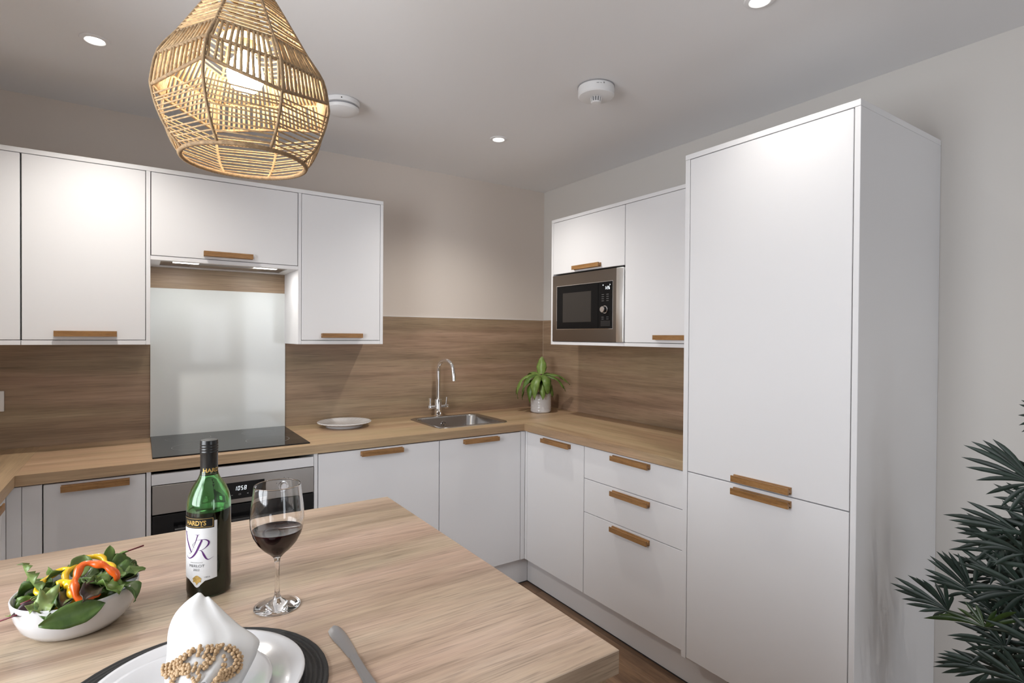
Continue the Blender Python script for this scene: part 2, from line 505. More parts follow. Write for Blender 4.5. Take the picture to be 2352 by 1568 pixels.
# --- oven and its housing
t = thing('oven_housing', 'white housing panels framing the built-under oven', 'cabinet', (-2.02, -0.3, 0.15))
finish('side_panel', bx(-2.335, -2.3205, YB, -0.005, 0.1505, WB - 0.001, bev=0.0008), M['white'], t)
finish('side_panel', bx(-1.7175, -1.702, YB, -0.005, 0.1505, WB - 0.001, bev=0.0008), M['white'], t)
finish('top_rail', bx(-2.319, -1.719, YB + 0.001, YB + DT, 0.8165, 0.858, bev=0.0008), M['white'], t)
finish('bottom_panel', bx(-2.319, -1.719, YB + 0.003, -0.005, 0.1505, 0.1685, bev=0.0008), M['white'], t)
OX0, OX1, OF = -2.3165, -1.7205, YB - 0.004
ov = thing('oven', 'built-under stainless steel oven with black glass door', 'oven', (-2.02, -0.3, 0.17))
finish('oven_body', bx(OX0 + 0.01, OX1 - 0.01, YB + 0.03, -0.05, 0.17, 0.81), M['black'], ov)
cp = finish('control_panel', bx(OX0, OX1, OF, YB + 0.03, 0.704, 0.8145, bev=0.001), M['steel'], ov)
dp = finish('display', bx(-2.085, -1.921, OF - 0.0012, OF, 0.722, 0.790, bev=0.0004), M['black_glass'], cp)
bm = bmesh.new()
for i, ch in enumerate('1058'):
    seven_seg(bm, ch, lambda u, v, d: (-2.036 + u, OF - 0.0013 - d, 0.757 + v), i*0.0123, 0.0078, 0.0165, 0.0014)
finish('clock_digits', bm, M['digit'], dp)['label'] = 'clock digits reading 10 58'
bm = bmesh.new()
box(bm, -2.047, -2.041, OF - 0.0018, OF - 0.0013, 0.7385, 0.7400)
for u0 in (-2.019,):
    for q in ((0, .008, 0, .001), (0, .008, .005, .006), (0, .001, 0, .006), (.007, .008, 0, .006)):
        box(bm, u0 + q[0], u0 + q[1], OF - 0.0018, OF - 0.0013, 0.737 + q[2], 0.737 + q[3])
prism(bm, [(0, .003), (.006, 0), (.006, .006)], lambda p: (-1.989 + p[0], OF - 0.0018, 0.737 + p[1]), lambda p: (-1.989 + p[0], OF - 0.0013, 0.737 + p[1]))
finish('touch_symbols', bm, M['digit_dim'], dp)
for kx in (-2.158, -1.843):
    k = finish('knob', tube(bmesh.new(), [(kx, OF, 0.752), (kx, OF - 0.006, 0.752), (kx, OF - 0.006, 0.752), (kx, OF - 0.024, 0.752), (kx, OF - 0.026, 0.752)], [0.022, 0.022, 0.019, 0.0175, 0.0155], 28), M['chrome'], cp, True, 40)
    k['label'] = 'round chrome oven knob'
    bm = bmesh.new()
    for a in range(5):
        an = pi*(0.15 + 0.7*a/4)
        box(bm, kx + 0.033*cos(an) - .0012, kx + 0.033*cos(an) + .0012, OF - 0.0005, OF, 0.752 + 0.033*sin(an) - .0012, 0.752 + 0.033*sin(an) + .0012)
    finish('dial_marks', bm, M['black'], cp)
box_bm = bx(-2.192, -2.186, OF - 0.0006, OF, 0.752, 0.756)
finish('indicator_mark', box_bm, plain('red_mark', (0.35, 0.03, 0.02), 0.5), cp)
dr = finish('door', bx(OX0, OX1, OF, YB + 0.028, 0.174, 0.699, bev=0.002), M['black_glass'], ov)
dr['label'] = 'black glass oven door'
bm = bmesh.new()
axis_cyl(bm, (-2.245, OF - 0.040, 0.645), (-1.795, OF - 0.040, 0.645), 0.0085, 20)
for px_ in (-2.225, -1.815): box(bm, px_ - 0.007, px_ + 0.007, OF - 0.038, OF - 0.0005, 0.638, 0.652, bev=0.001)
finish('handle', bm, M['black'], dr, True, 40)
finish('inner_window', bx(-2.23, -1.81, OF - 0.0005, OF, 0.27, 0.59), M['dark_window'], dr)

# --- right run: corner door and drawer unit
t = thing('corner_cabinet', 'white corner base cabinet with one tall door beside the drawers', 'cabinet', (-0.3, -0.85, 0.15))
finish('carcass', bx(XD + DT + 0.002, -0.004, -1.0835, YB + 0.004, 0.15, WB - 0.001), M['cab_in'], t)
d = front(t, 'y', XD, -1.0835 + G, -0.6135, 0.1525, 0.866)
handle(d, 'y', XD, -0.984, -0.761, 0.8345)
t = thing('drawer_cabinet', 'white base cabinet with three drawers beside the tall unit', 'cabinet', (-0.3, -1.38, 0.15))
finish('carcass', bx(XD + DT + 0.002, -0.004, -1.689, -1.0845, 0.15, WB - 0.001), M['cab_in'], t)
for z0, z1, hz in ((0.7135, 0.866, 0.8375), (0.5505, 0.7105, 0.6775), (0.1525, 0.5475, 0.5155)):
    d = front(t, 'y', XD, -1.6885 + G, -1.0845 - G, z0, z1, 'drawer')
    handle(d, 'y', XD, -1.502, -1.282, hz)

# --- left run (its door and handle just enter the frame)
t = thing('base_cabinet', 'white base cabinet of the left run, its oak handle at the left edge', 'cabinet', (-3.0, -1.0, 0.15))
finish('carcass', bx(XL + 0.004, XLD - DT - 0.002, -1.34, YB + 0.03, 0.15, WB - 0.001), M['cab_in'], t)
d = front(t, 'y', XLD, -1.338, -0.665, 0.1525, 0.866, into=-1)
handle(d, 'y', XLD, -0.962, -0.757, 0.8365, sgn=1)
finish('end_panel', bx(XL + 0.004, XLD + 0.002, -1.358, -1.341, 0.0, WB - 0.001, bev=0.0008), M['white'], t)
finish('filler_panel', bx(XLD - DT, XLD, -0.662, YB - 0.001, 0.1525, 0.868, bev=0.0008), M['white'], t)

# --- plinth under the base units
t = thing('plinth', 'white plinth running along the floor under the base units', 'plinth', (-0.5, -0.57, 0.0))
finish('plinth_board', bx(-2.78, -0.5232, -0.552, -0.536, 0.002, 0.1495, bev=0.0008), M['white'], t)
finish('plinth_board', bx(-0.5230, -0.507, -1.845, -0.5525, 0.002, 0.1495, bev=0.0008), M['white'], t)
finish('plinth_board', bx(-2.797, -2.781, -1.339, -0.5525, 0.002, 0.1495, bev=0.0008), M['white'], t)
finish('plinth_gap_strip', bx(-2.78, -0.524, -0.5545, -0.5525, 0.0, 0.005), M['void'], t)  # dark strip drawn for the black gap line under the plinth
finish('plinth_gap_strip', bx(-0.5255, -0.5235, -1.845, -0.5545, 0.0, 0.005), M['void'], t)
t = thing('plinth_vent', 'dark ventilation grille in the plinth below the tall unit', 'grille', (-0.51, -2.05, 0))
finish('grille_back', bx(-0.508, -0.506, -2.2995, -1.8465, 0.002, 0.1495), M['void'], t)
for k in range(6):
    finish('slat', bx(-0.5225, -0.5085, -2.299, -1.847, 0.012 + k*0.023, 0.018 + k*0.023), M['void'], t)

# --- worktops
SX0, SX1, SY0, SY1 = -1.066, -0.612, -0.508, -0.098   # sink rim
def worktop_piece(parent, rects, mt):
    bm = bmesh.new()
    for r in rects: box(bm, *r, WB, WT)
    return finish('worktop_board', bm, mt, parent)
wt = thing('worktop', 'continuous oak-effect worktop round the kitchen walls with the sink and hob', 'worktop', (-1.5, -0.3, WB))
e = 0.012
worktop_piece(wt, [(-2.708, SX0 + e, -0.600, -0.0065), (SX1 - e, -0.0065, -0.600, -0.0065), (SX0 + e, SX1 - e, -0.600, SY0 + e), (SX0 + e, SX1 - e, SY1 - e, -0.0065)], M['oak_x'])
worktop_piece(wt, [(-0.585, -0.0065, -1.6895, -0.6003)], M['oak_y'])
worktop_piece(wt, [(XL + 0.002, -2.7083, -1.360, -0.0065)], M['oak_y'])

# --- splashbacks
t = thing('splashback_panel', 'oak-effect splashback on the back wall behind the sink and tap', 'splashback', (-1.5, -0.003, WT))
finish('panel_sheet', bx(XL + 0.002, -0.007, -0.006, -0.0004, WT + 0.0004, 1.508), M['splash_x'], t)
finish('panel_sheet', bx(-2.334, -1.710, -0.006, -0.0004, 1.5083, 1.72), M['splash_x'], t)
finish('trim_strip', bx(-1.295, -0.007, -0.0068, -0.0004, 1.5082, 1.5105), M['white_edge'], t)
t = thing('splashback_panel', 'oak-effect splashback on the right wall below the microwave', 'splashback', (-0.003, -0.85, WT))
finish('panel_sheet', bx(-0.006, -0.0004, -1.689, -0.0065, WT + 0.0004, 1.508), M['splash_y'], t)
finish('trim_strip', bx(-0.0075, -0.0062, -0.0078, -0.0062, WT + 0.0004, 1.5085), plain('pale_corner_trim', (0.6, 0.5, 0.4), 0.5), t)
gp = finish('glass_splashback', bx(-2.3165, -1.7205, -0.0125, -0.0066, WT + 0.0004, 1.613, bev=0.0008), M['white_glass'])
tag(gp, 'glossy white glass splashback behind the hob', 'splashback')

# --- hob
hb = thing('hob', 'flat black glass induction hob set in the worktop', 'hob', (-2.02, -0.28, WT))
finish('glass_top', bx(-2.316, -1.7235, -0.548, -0.0165, WT + 0.0003, WT + 0.0055, bev=0.0012), M['black_glass'], hb)
bm = bmesh.new()
for cx_, cy_, r_ in ((-2.17, -0.15, .09), (-1.87, -0.15, .075), (-2.17, -0.38, .075), (-1.87, -0.38, .09)):
    lathe(bm, [(r_, 0), (r_ + .0012, 0)], (cx_, cy_, WT + 0.0057), 48)
finish('zone_rings', bm, M['digit_dim'], hb)

# --- sink
sk = thing('sink', 'single-bowl stainless steel sink inset in the worktop', 'sink', (-0.84, -0.3, WT - 0.16))
def rrect(x0, x1, y0, y1, r, n=6):
    out = []
    for cx_, cy_, a0 in ((x1 - r, y1 - r, 0), (x0 + r, y1 - r, pi/2), (x0 + r, y0 + r, pi), (x1 - r, y0 + r, 3*pi/2)):
        for k in range(n + 1):
            a = a0 + pi/2*k/n
            out.append((cx_ + r*cos(a), cy_ + r*sin(a)))
    return out
bm = bmesh.new(); prev = None
for ins, z, r in ((0, 0.0004, .06), (0.001, 0.0026, .06), (0.004, 0.0034, .058), (0.022, 0.0030, .055), (0.026, 0.0006, .052), (0.029, -0.006, .05), (0.036, -0.125, .05), (0.046, -0.143, .05), (0.066, -0.151, .04), (0.17, -0.154, .012)):
    ring = [bm.verts.new((px_, py_, WT + z)) for px_, py_ in rrect(SX0 + ins, SX1 - ins, SY0 + ins, SY1 - ins, r)]
    if prev:
        n = len(ring)
        for k in range(n): bm.faces.new((prev[k], prev[(k + 1) % n], ring[(k + 1) % n], ring[k]))
    prev = ring
bm.faces.new(prev)
finish('bowl', bm, M['steel_sink'], sk, True, 60)
bm = bmesh.new()
oy = SY1 - 0.0315
tube(bm, [(-0.846, oy, WT - 0.040), (-0.846, oy - 0.004, WT - 0.040)], [0.017, 0.016], 24)
ofl = finish('overflow', bm, M['chrome'], sk, True, 40)
bm = bmesh.new()
for a in (0.5, 0.5 + 2*pi/3, 0.5 + 4*pi/3):
    prism(bm, [(0.004*cos(a), 0.004*sin(a)), (0.0125*cos(a - .7), 0.0125*sin(a - .7)), (0.0135*cos(a), 0.0135*sin(a)), (0.0125*cos(a + .7), 0.0125*sin(a + .7))],
          lambda p: (-0.846 + p[0], oy - 0.0042, WT - 0.040 + p[1]), lambda p: (-0.846 + p[0], oy - 0.0046, WT - 0.040 + p[1]))
finish('overflow_slots', bm, M['void'], ofl)
finish('waste', lathe(bmesh.new(), [(0, 0.003), (0.02, 0.003), (0.038, 0.005), (0.043, 0.001), (0.043, -0.003), (0, -0.003)], (-0.84, -0.3, WT - 0.152), 32), M['chrome'], sk, True, 40)

# --- tap
TX, TY = -0.851, -0.066
tp = thing('tap', 'chrome swan-neck mixer tap with two levers behind the sink', 'tap', (TX, TY, WT))
finish('tap_body', lathe(bmesh.new(), [(0, 0), (0.025, 0), (0.026, 0.005), (0.0215, 0.008), (0.0215, 0.098), (0.020, 0.102), (0.0130, 0.103), (0, 0.103)], (TX, TY, WT + 0.0003), 32), M['chrome'], tp, True, 40)
pts = [(TX, TY, WT + 0.09), (TX, TY, WT + 0.27)]
R_ = 0.062; OXF = 0.35
dxs, dys = 0.30, -0.954
for k in range(1, 15):
    a = pi*k/15.2
    pts.append((TX + dxs*R_*(1 - cos(a)), TY + dys*R_*(1 - cos(a)), WT + 0.277 + R_*sin(a)))
lx, ly, lz = pts[-1]
pts.append((lx + dxs*0.006, ly + dys*0.006, lz - 0.035))
finish('spout', tube(bmesh.new(), pts, 0.0115, 18), M['chrome'], tp, True, 40)
finish('aerator', tube(bmesh.new(), [(lx + dxs*0.006, ly + dys*0.006, lz - 0.030), (lx + dxs*0.0105, ly + dys*0.0105, lz - 0.074)], 0.0128, 18), M['chrome'], tp, True, 40)
for s in (-1, 1):
    lv = finish('lever', tube(bmesh.new(), [(TX + s*0.015, TY, WT + 0.055), (TX + s*0.040, TY, WT + 0.055), (TX + s*0.041, TY, WT + 0.055), (TX + s*0.066, TY, WT + 0.055), (TX + s*0.068, TY, WT + 0.055)], [0.0105, 0.0105, 0.0135, 0.0135, 0.012], 22), M['chrome'], tp, True, 40)
    finish('lever_blade', tube(bmesh.new(), [(TX + s*0.055, TY, WT + 0.064), (TX + s*0.056, TY - 0.002, WT + 0.085), (TX + s*0.058, TY - 0.004, WT + 0.112)], [0.0065, 0.0062, 0.008], 14), M['chrome'], lv, True, 40)

# --- wall units on the back wall
YW, ZW0, ZW1 = -0.310, 1.3505, 2.0995
def wall_back(label, x0, x1, z0, z1, hx, hz, sides, bottom=True, door_x=None):
    t = thing('wall_cabinet', label, 'cabinet', ((x0 + x1)/2, -0.15, z0))
    zb = z0 + 0.018 if bottom else z0
    dx = door_x or (x0, x1)
    finish('carcass', bx(dx[0], dx[1], YW + DT + 0.002, -0.0068, zb, ZW1 - 0.0185), M['cab_in'], t)
    if bottom: finish('bottom_panel', bx(dx[0], dx[1], YW, -0.0068, z0, z0 + 0.0178, bev=0.0008), M['white'], t)
    for a, b in sides: finish('side_panel', bx(a, b, YW, -0.0068, z0, ZW1 - 0.0185, bev=0.0008), M['white'], t)
    d = front(t, 'x', YW, dx[0] + G, dx[1] - G, zb + 0.0022, z1)
    if hx: handle(d, 'x', YW, hx[0], hx[1], hz, flip=True)
    return t
ZD = ZW1 - 0.0185 - 0.002
wall_back('white wall cabinet cut off by the left edge of the photo', XL + 0.004, -2.7325, ZW0, ZD, None, 0, [])
wall_back('white wall cabinet left of the extractor hood, oak handle at its foot', -2.7305, -2.3195, ZW0, ZD, (-2.633, -2.434), 1.3835, [(-2.335, -2.3195)], door_x=(-2.7305, -2.3355))
wall_back('white wall cabinet right of the extractor hood, ending the back row', -1.7235, -1.2965, ZW0, ZD, (-1.614, -1.411), 1.3825, [(-1.7235, -1.709), (-1.312, -1.2965)], door_x=(-1.7085, -1.3125))
t = thing('hood_cabinet', 'short white wall cabinet with a lift-up door over the hob', 'cabinet', (-2.02, -0.15, 1.711))
finish('carcass', bx(-2.319, -1.724, YW + DT + 0.002, -0.0068, 1.7275, ZW1 - 0.0185), M['cab_in'], t)
d = front(t, 'x', YW, -2.319 + 0.0025, -1.724 - 0.0025, 1.7295, ZD)
handle(d, 'x', YW, -2.123, -1.925, 1.7405, flip=True)
bm = bmesh.new()   # underside board with an opening for the hood
HX0, HX1, HY0, HY1 = -2.282, -1.765, -0.272, -0.058
for r in ((-2.319, HX0, YW, -0.0068), (HX1, -1.724, YW, -0.0068), (HX0, HX1, YW, HY0), (HX0, HX1, HY1, -0.0068)):
    box(bm, *r, 1.711, 1.727)
finish('bottom_panel', bm, M['white'], t)
hd = thing('extractor_hood', 'canopy extractor hood with two lit lamps under the short cabinet', 'extractor hood', (-2.02, -0.16, 1.711))
finish('hood_tray', bx(HX0 + 0.001, HX1 - 0.001, HY0 + 0.001, HY1 - 0.001, 1.7145, 1.7265), M['steel_warm'], hd)
bm = bmesh.new()
for k in range(22): box(bm, -2.06 + k*0.0049, -2.06 + k*0.0049 + 0.0022, -0.262, -0.245, 1.7128, 1.7144)
finish('filter_slots', bm, M['black'], hd)
finish('grease_filter', bx(-2.165, -1.865, -0.205, -0.075, 1.7125, 1.7144), M['steel'], hd)
for lx0 in (-2.236, -1.908):
    l = finish('hood_lamp', bx(lx0, lx0 + 0.100, -0.258, -0.222, 1.7115, 1.7144, bev=0.0008), M['hood_on'], hd)
    l['label'] = 'lit rectangular hood lamp'
    q = area_light('hood_glow', (lx0 + 0.046, -0.24, 1.7105), (0, 0, 0), 0.09, 0.035, 0.55, (1.0, 0.97, 0.93))
cn = finish('top_panel', bx(XL + 0.004, -1.2965, YW, -0.001, ZW1 - 0.018, ZW1 + 0.0005, bev=0.0008), M['white_edge'])
tag(cn, 'long white top panel capping the back wall cabinets', 'panel')

# --- wall units on the right wall
XW, ZR0, ZR1 = -0.330, 1.3495, 2.0845
t = thing('microwave_cabinet', 'white wall cabinet holding the microwave, short door above it', 'cabinet', (-0.16, -0.81, ZR0))
finish('side_panel', bx(XW, -0.0065, -0.5255, -0.508, ZR0, ZR1 - 0.0185, bev=0.0008), M['white'], t)
finish('bottom_panel', bx(XW, -0.0065, -1.1065, -0.526, ZR0, ZR0 + 0.0175, bev=0.0008), M['white'], t)
finish('carcass', bx(XW + DT + 0.002, -0.0065, -1.1065, -0.526, 1.760, ZR1 - 0.0185), M['cab_in'], t)
finish('back_panel', bx(-0.02, -0.0065, -1.1065, -0.526, ZR0 + 0.018, 1.7598), M['cab_in'], t)
d = front(t, 'y', XW, -1.1065 + G, -0.526 - G, 1.7610, ZR1 - 0.0205)
handle(d, 'y', XW, -0.935, -0.719, 1.7695, flip=True)
t = thing('wall_cabinet', 'white wall cabinet between the microwave and the tall unit', 'cabinet', (-0.16, -1.4, ZR0))
finish('carcass', bx(XW + DT + 0.002, -0.0065, -1.689, -1.1075, ZR0 + 0.018, ZR1 - 0.0185), M['cab_in'], t)
finish('bottom_panel', bx(XW, -0.0065, -1.689, -1.1075, ZR0, ZR0 + 0.0175, bev=0.0008), M['white'], t)
d = front(t, 'y', XW, -1.689 + G, -1.1075 - G, ZR0 + 0.020, ZR1 - 0.0205)
handle(d, 'y', XW, -1.512, -1.312, 1.3835, flip=True)
cn = finish('top_panel', bx(XW, -0.0012, -1.6895, -0.508, ZR1 - 0.018, ZR1, bev=0.0008), M['white_edge'])
tag(cn, 'white top panel above the microwave and its neighbour cabinet', 'panel')

# --- microwave
mw = thing('microwave', 'built-in stainless steel microwave with black glass door', 'microwave', (-0.16, -0.81, 1.37))
MF = XW - 0.003
finish('oven_body', bx(XW + 0.02, -0.03, -1.08, -0.55, 1.375, 1.745), M['black'], mw)
bm = bmesh.new()
WY0, WY1, WZ0, WZ1 = -1.026, -0.568, 1.4405, 1.686
for r in ((-1.052, WY0, 1.3695, 1.7515), (WY1, -0.5265, 1.3695, 1.7515), (WY0, WY1, 1.3695, WZ0), (WY0, WY1, WZ1, 1.7515)):
    box(bm, MF, XW + 0.02, r[0], r[1], r[2], r[3])
finish('frame', bm, M['steel_warm'], mw)
finish('trim_strip', bx(MF - 0.004, XW + 0.02, -1.1045, -1.0525, 1.3695, 1.7515, bev=0.004, seg=3), plain('polished_steel', (0.95, 0.95, 0.94), 0.30, metal=1.0), mw, True, 40)
bm = bmesh.new()
for r in ((WY0, WY0 - 0.003, WZ0 - 0.003, WZ1 + 0.003), (WY1, WY1 + 0.003, WZ0 - 0.003, WZ1 + 0.003), (WY0, WY1, WZ0 - 0.003, WZ0), (WY0, WY1, WZ1, WZ1 + 0.003)):
    box(bm, MF - 0.0015, MF, *r)
finish('bezel', bm, M['chrome'], mw)
dr = finish('door', bx(MF - 0.0005, XW + 0.018, -0.9165, WY1, WZ0, WZ1, bev=0.001), M['black_panel'], mw)
finish('viewing_window', bx(MF - 0.0012, MF - 0.0006, -0.862, -0.622, 1.478, 1.645), plain('microwave_window', (0.045, 0.040, 0.036), 0.25, spec=0.2), dr)
cp = finish('control_panel', bx(MF - 0.0005, XW + 0.018, WY0, -0.9185, WZ0, WZ1, bev=0.001), M['black_panel'], mw)
bm = bmesh.new()
fnm = lambda u, v, d: (MF - 0.0008 - d, -0.9705 - u, 1.6455 + v)
bmd = bmesh.new()
for i, ch in enumerate('126'):
    seven_seg(bmd, ch, fnm, -0.003 + i*0.0125 + (0.003 if i else 0), 0.0085, 0.0165, 0.0022, 0.08)
for v in (0.005, 0.0105):
    prism(bmd, [(0, 0), (.002, 0), (.002, .002), (0, .002)], lambda p: fnm(0.009 + p[0], v + p[1], 0), lambda p: fnm(0.009 + p[0], v + p[1], 0.0005))
for u in (-0.018, 0.033):
    prism(bmd, [(0, 0), (.005, 0), (.005, .005), (0, .005)], lambda p: fnm(u + p[0], 0.021 + p[1], 0), lambda p: fnm(u + p[0], 0.021 + p[1], 0.0005))
finish('clock_digits', bmd, M['digit'], cp)['label'] = 'white clock digits reading 1:26'
for z in (1.618, 1.607, 1.596, 1.585, 1.499, 1.489):
    for u in (-0.944, -0.980):
        box(bm, MF - 0.0011, MF - 0.0006, u - 0.017, u, z, z + 0.003)
finish('printed_marks', bm, plain('panel_print', (0.12, 0.12, 0.12), 0.5), cp)
finish('push_button', bx(MF - 0.002, MF - 0.0006, -1.010, -0.938, 1.452, 1.482, bev=0.0006), M['black'], cp)
finish('knob', tube(bmesh.new(), [(MF - 0.0006, -0.974, 1.540), (MF - 0.007, -0.974, 1.540), (MF - 0.007, -0.974, 1.540), (MF - 0.026, -0.974, 1.540), (MF - 0.028, -0.974, 1.540)], [0.021, 0.021, 0.018, 0.0165, 0.0145], 28), M['chrome'], cp, True, 40)

# --- tall unit
tu = thing('tall_cabinet', 'tall white fridge-freezer housing with two doors by the palm', 'cabinet', (-0.3, -2.0, 0))
XT = -0.600
finish('side_panel', bx(XT, -0.001, -1.7120, -1.6905, 0.1495, 2.0815, bev=0.001), M['white'], tu)
finish('side_panel', bx(XT, -0.001, -2.3180, -2.3010, 0.001, 2.0815, bev=0.001), M['white'], tu)
finish('top_panel', bx(XT - 0.001, -0.001, -2.3180, -1.6905, 2.082, 2.1015, bev=0.001), M['white_edge'], tu)
finish('carcass', bx(XT + DT + 0.004, -0.001, -2.3005, -1.7125, 0.15, 2.0815), M['cab_in'], tu)
d = front(tu, 'y', XT, -2.3010 + 0.0025, -1.7120 - 0.0025, 0.880, 2.0795)
handle(d, 'y', XT, -2.124, -1.916, 0.8885)
d = front(tu, 'y', XT, -2.3010 + 0.0025, -1.7120 - 0.0025, 0.1555, 0.8765)
handle(d, 'y', XT, -2.124, -1.915, 0.8435)

# --- socket on the left
sc = thing('wall_socket', 'white double wall socket on the left splashback, cut by the frame', 'socket', (-2.9, -0.008, 1.11))
finish('face_plate', bx(-2.970, -2.8245, -0.0145, -0.0064, 1.069, 1.154, bev=0.002, seg=2), M['plastic'], sc, True, 40)
for k, u in enumerate((-2.935, -2.860)):
    finish('rocker_switch', bx(u - 0.006 + 0.018*k, u + 0.006 + 0.018*k, -0.0175, -0.0146, 1.118, 1.139, bev=0.001), M['plastic'], sc)
    bm = bmesh.new()
    for a in ((-.004, .004, .010, .018), (-.016, -.010, -.010, -.005), (.010, .016, -.010, -.005)):
        box(bm, u + a[0], u + a[1], -0.0149, -0.0145, 1.095 + a[2], 1.095 + a[3])
    finish('pin_holes', bm, M['black'], sc)

# --- island
isl = thing('kitchen_island', 'kitchen island with pale oak top in the foreground', 'island', (-2.5, -2.0, 0))
finish('worktop_board', bx(-3.24, -1.735, -2.480, -1.509, WB, WT, bev=0.0012), M['island_x'], isl)
finish('end_panel', bx(-1.780, -1.749, -2.466, -1.53, 0.0, WB - 0.0005, bev=0.001), M['oak_y'], isl)
finish('back_panel', bx(-3.22, -1.7805, -2.30, -2.28, 0.0, WB - 0.0005, bev=0.001), M['white'], isl)
finish('front_panel', bx(-3.22, -1.7805, -1.56, -1.54, 0.0, WB - 0.0005, bev=0.001), M['white'], isl)
finish('end_panel', bx(-3.24, -3.221, -2.30, -1.54, 0.0, WB - 0.0005, bev=0.001), M['white'], isl)

# ------------------------------------------------------------------ ceiling fittings
def downlight(x, y, label):
    t = thing('downlight', label, 'ceiling light', (x, y, H), None)
    finish('trim_ring', lathe(bmesh.new(), [(0.028, -0.0005), (0.028, -0.004), (0.031, -0.006), (0.043, -0.004), (0.045, -0.0005)], (x, y, H), 40), M['plastic'], t, True, 40)
    finish('lens', lathe(bmesh.new(), [(0, -0.003), (0.0275, -0.003), (0.0275, -0.0005), (0, -0.0005)], (x, y, H), 32), M['lamp_on'], t)
downlight(*SPOTS[0], 'round lit ceiling downlight left of the rattan pendant')
downlight(*SPOTS[1], 'round lit ceiling downlight in front of the room corner')
downlight(*SPOTS[2], 'round lit ceiling downlight cut by the top edge of the photo')
for q, w_ in zip(SPOTS_BEHIND, ('left', 'right')):
    downlight(*q, 'round lit ceiling downlight behind the camera on the %s side' % w_)

ax, ay = -1.634, -0.700
sa = thing('smoke_alarm', 'white domed smoke alarm half hidden behind the rattan pendant', 'alarm', (ax, ay, H))
finish('base', lathe(bmesh.new(), [(0, 0), (0.070, 0), (0.0745, -0.003), (0.0745, -0.020), (0.073, -0.022), (0, -0.022)], (ax, ay, H - 0.0005), 48), M['plastic'], sa, True, 30)
finish('sensor_slot', lathe(bmesh.new(), [(0, -0.022), (0.066, -0.022), (0.066, -0.032), (0, -0.032)], (ax, ay, H - 0.0005), 48), M['plastic_grey'], sa, True, 30)
finish('cover', lathe(bmesh.new(), [(0, -0.031), (0.072, -0.031), (0.0725, -0.033), (0.068, -0.043), (0.058, -0.049), (0.030, -0.053), (0, -0.054)], (ax, ay, H - 0.0005), 48), M['plastic'], sa, True, 30)
finish('indicator', lathe(bmesh.new(), [(0, 0), (0.003, 0), (0.003, -0.003), (0, -0.003)], (ax - 0.0745*0.3, ay - 0.0745*0.954, H - 0.012), 12), M['black'], sa)
ax, ay = -0.827, -1.426
ha = thing('heat_alarm', 'white drum heat alarm with a vented centre on the ceiling', 'alarm', (ax, ay, H))
finish('base', lathe(bmesh.new(), [(0, 0), (0.074, 0), (0.074, -0.004), (0, -0.004)], (ax, ay, H - 0.0005), 48), M['plastic_grey'], ha, True, 30)
finish('drum', lathe(bmesh.new(), [(0, -0.004), (0.0725, -0.004), (0.0725, -0.036), (0.069, -0.0405), (0.064, -0.042), (0, -0.043)], (ax, ay, H - 0.0005), 48), M['plastic'], ha, True, 30)
cg = finish('sensor_core', lathe(bmesh.new(), [(0, -0.043), (0.017, -0.043), (0.015, -0.058), (0, -0.058)], (ax, ay, H), 28), M['plastic_grey'], ha, True, 30)
for k in range(12):
    a = 2*pi*k/12
    finish('cage_bar', tube(bmesh.new(), [(ax + .021*cos(a), ay + .021*sin(a), H - .0425), (ax + .0185*cos(a), ay + .0185*sin(a), H - .0615)], 0.0018, 6), M['plastic'], ha)
finish('cage_cap', lathe(bmesh.new(), [(0, -0.060), (0.020, -0.060), (0.021, -0.062), (0.018, -0.0655), (0, -0.067)], (ax, ay, H), 28), M['plastic'], ha, True, 30)
RDX, RDY = 0.677, -0.736     # sideways direction seen from the room
bm = bmesh.new()
for u, f in ((-.034, -.018), (-.029, -.020)):
    px_, py_ = ax + u*0.82 - f*0.56, ay - u*0.57 - f*0.0 + f
    box(bm, px_ - .001, px_ + .001, py_ - .005, py_ + .005, H - 0.0436, H - 0.0425)
finish('sounder_slots', bm, M['black'], ha)
bm = bmesh.new()
vx, vy = -0.68, -0.735
for k, wd in enumerate((.010, .006, .006)):
    a = math.atan2(vy, vx) + 0.10 + k*0.17
    c_ = (ax + .0727*cos(a), ay + .0727*sin(a)); tx, ty = -sin(a), cos(a)
    prism(bm, [(-wd/2, 0), (wd/2, 0), (wd/2, .0025 if k < 2 else .006), (-wd/2, .0025 if k < 2 else .006)],
          lambda p: (c_[0] + tx*p[0], c_[1] + ty*p[0], H - 0.016 + p[1]), lambda p: (c_[0] + tx*p[0] + .0004*cos(a), c_[1] + ty*p[0] + .0004*sin(a), H - 0.016 + p[1]))
finish('printed_marks', bm, M['digit_dim'], ha)

# ------------------------------------------------------------------ rattan pendant
PC = Vector((-2.179, -1.875, 1.741)); PH = -2.125; NR = 8
pend = thing('pendant_lamp', 'lit woven rattan pendant lamp hanging over the island', 'pendant lamp', (PC.x, PC.y, H))
PROF = [(0.113, 0.0), (0.136, 0.026), (0.153, 0.060), (0.1625, 0.095), (0.163, 0.114), (0.152, 0.165), (0.121, 0.213), (0.086, 0.272), (0.058, 0.318), (0.034, 0.352)]
def prof_r(z):
    for (r0, z0), (r1, z1) in zip(PROF[:-1], PROF[1:]):
        if z <= z1: return r0 + (r1 - r0)*(z - z0)/(z1 - z0)
    return PROF[-1][0]
RING_Z = {0.114: (.017, -.019, .006, -.008, .010, -.012, .010, -.014), 0.165: (.009, -.014, .002, -.006, .006, -.008, .006, -.006), 0.213: (.003, -.013, .000, -.004, .004, -.006, .006, -.004)}
def ring_z(k, z):        # the hand-bent rings run a little up and down from rib to rib
    return z + RING_Z[z][k % NR] if z in RING_Z else z
def pp(k, r, z):
    a = PH + 2*pi*k/NR
    return Vector((PC.x + r*cos(a), PC.y + r*sin(a), PC.z + z))
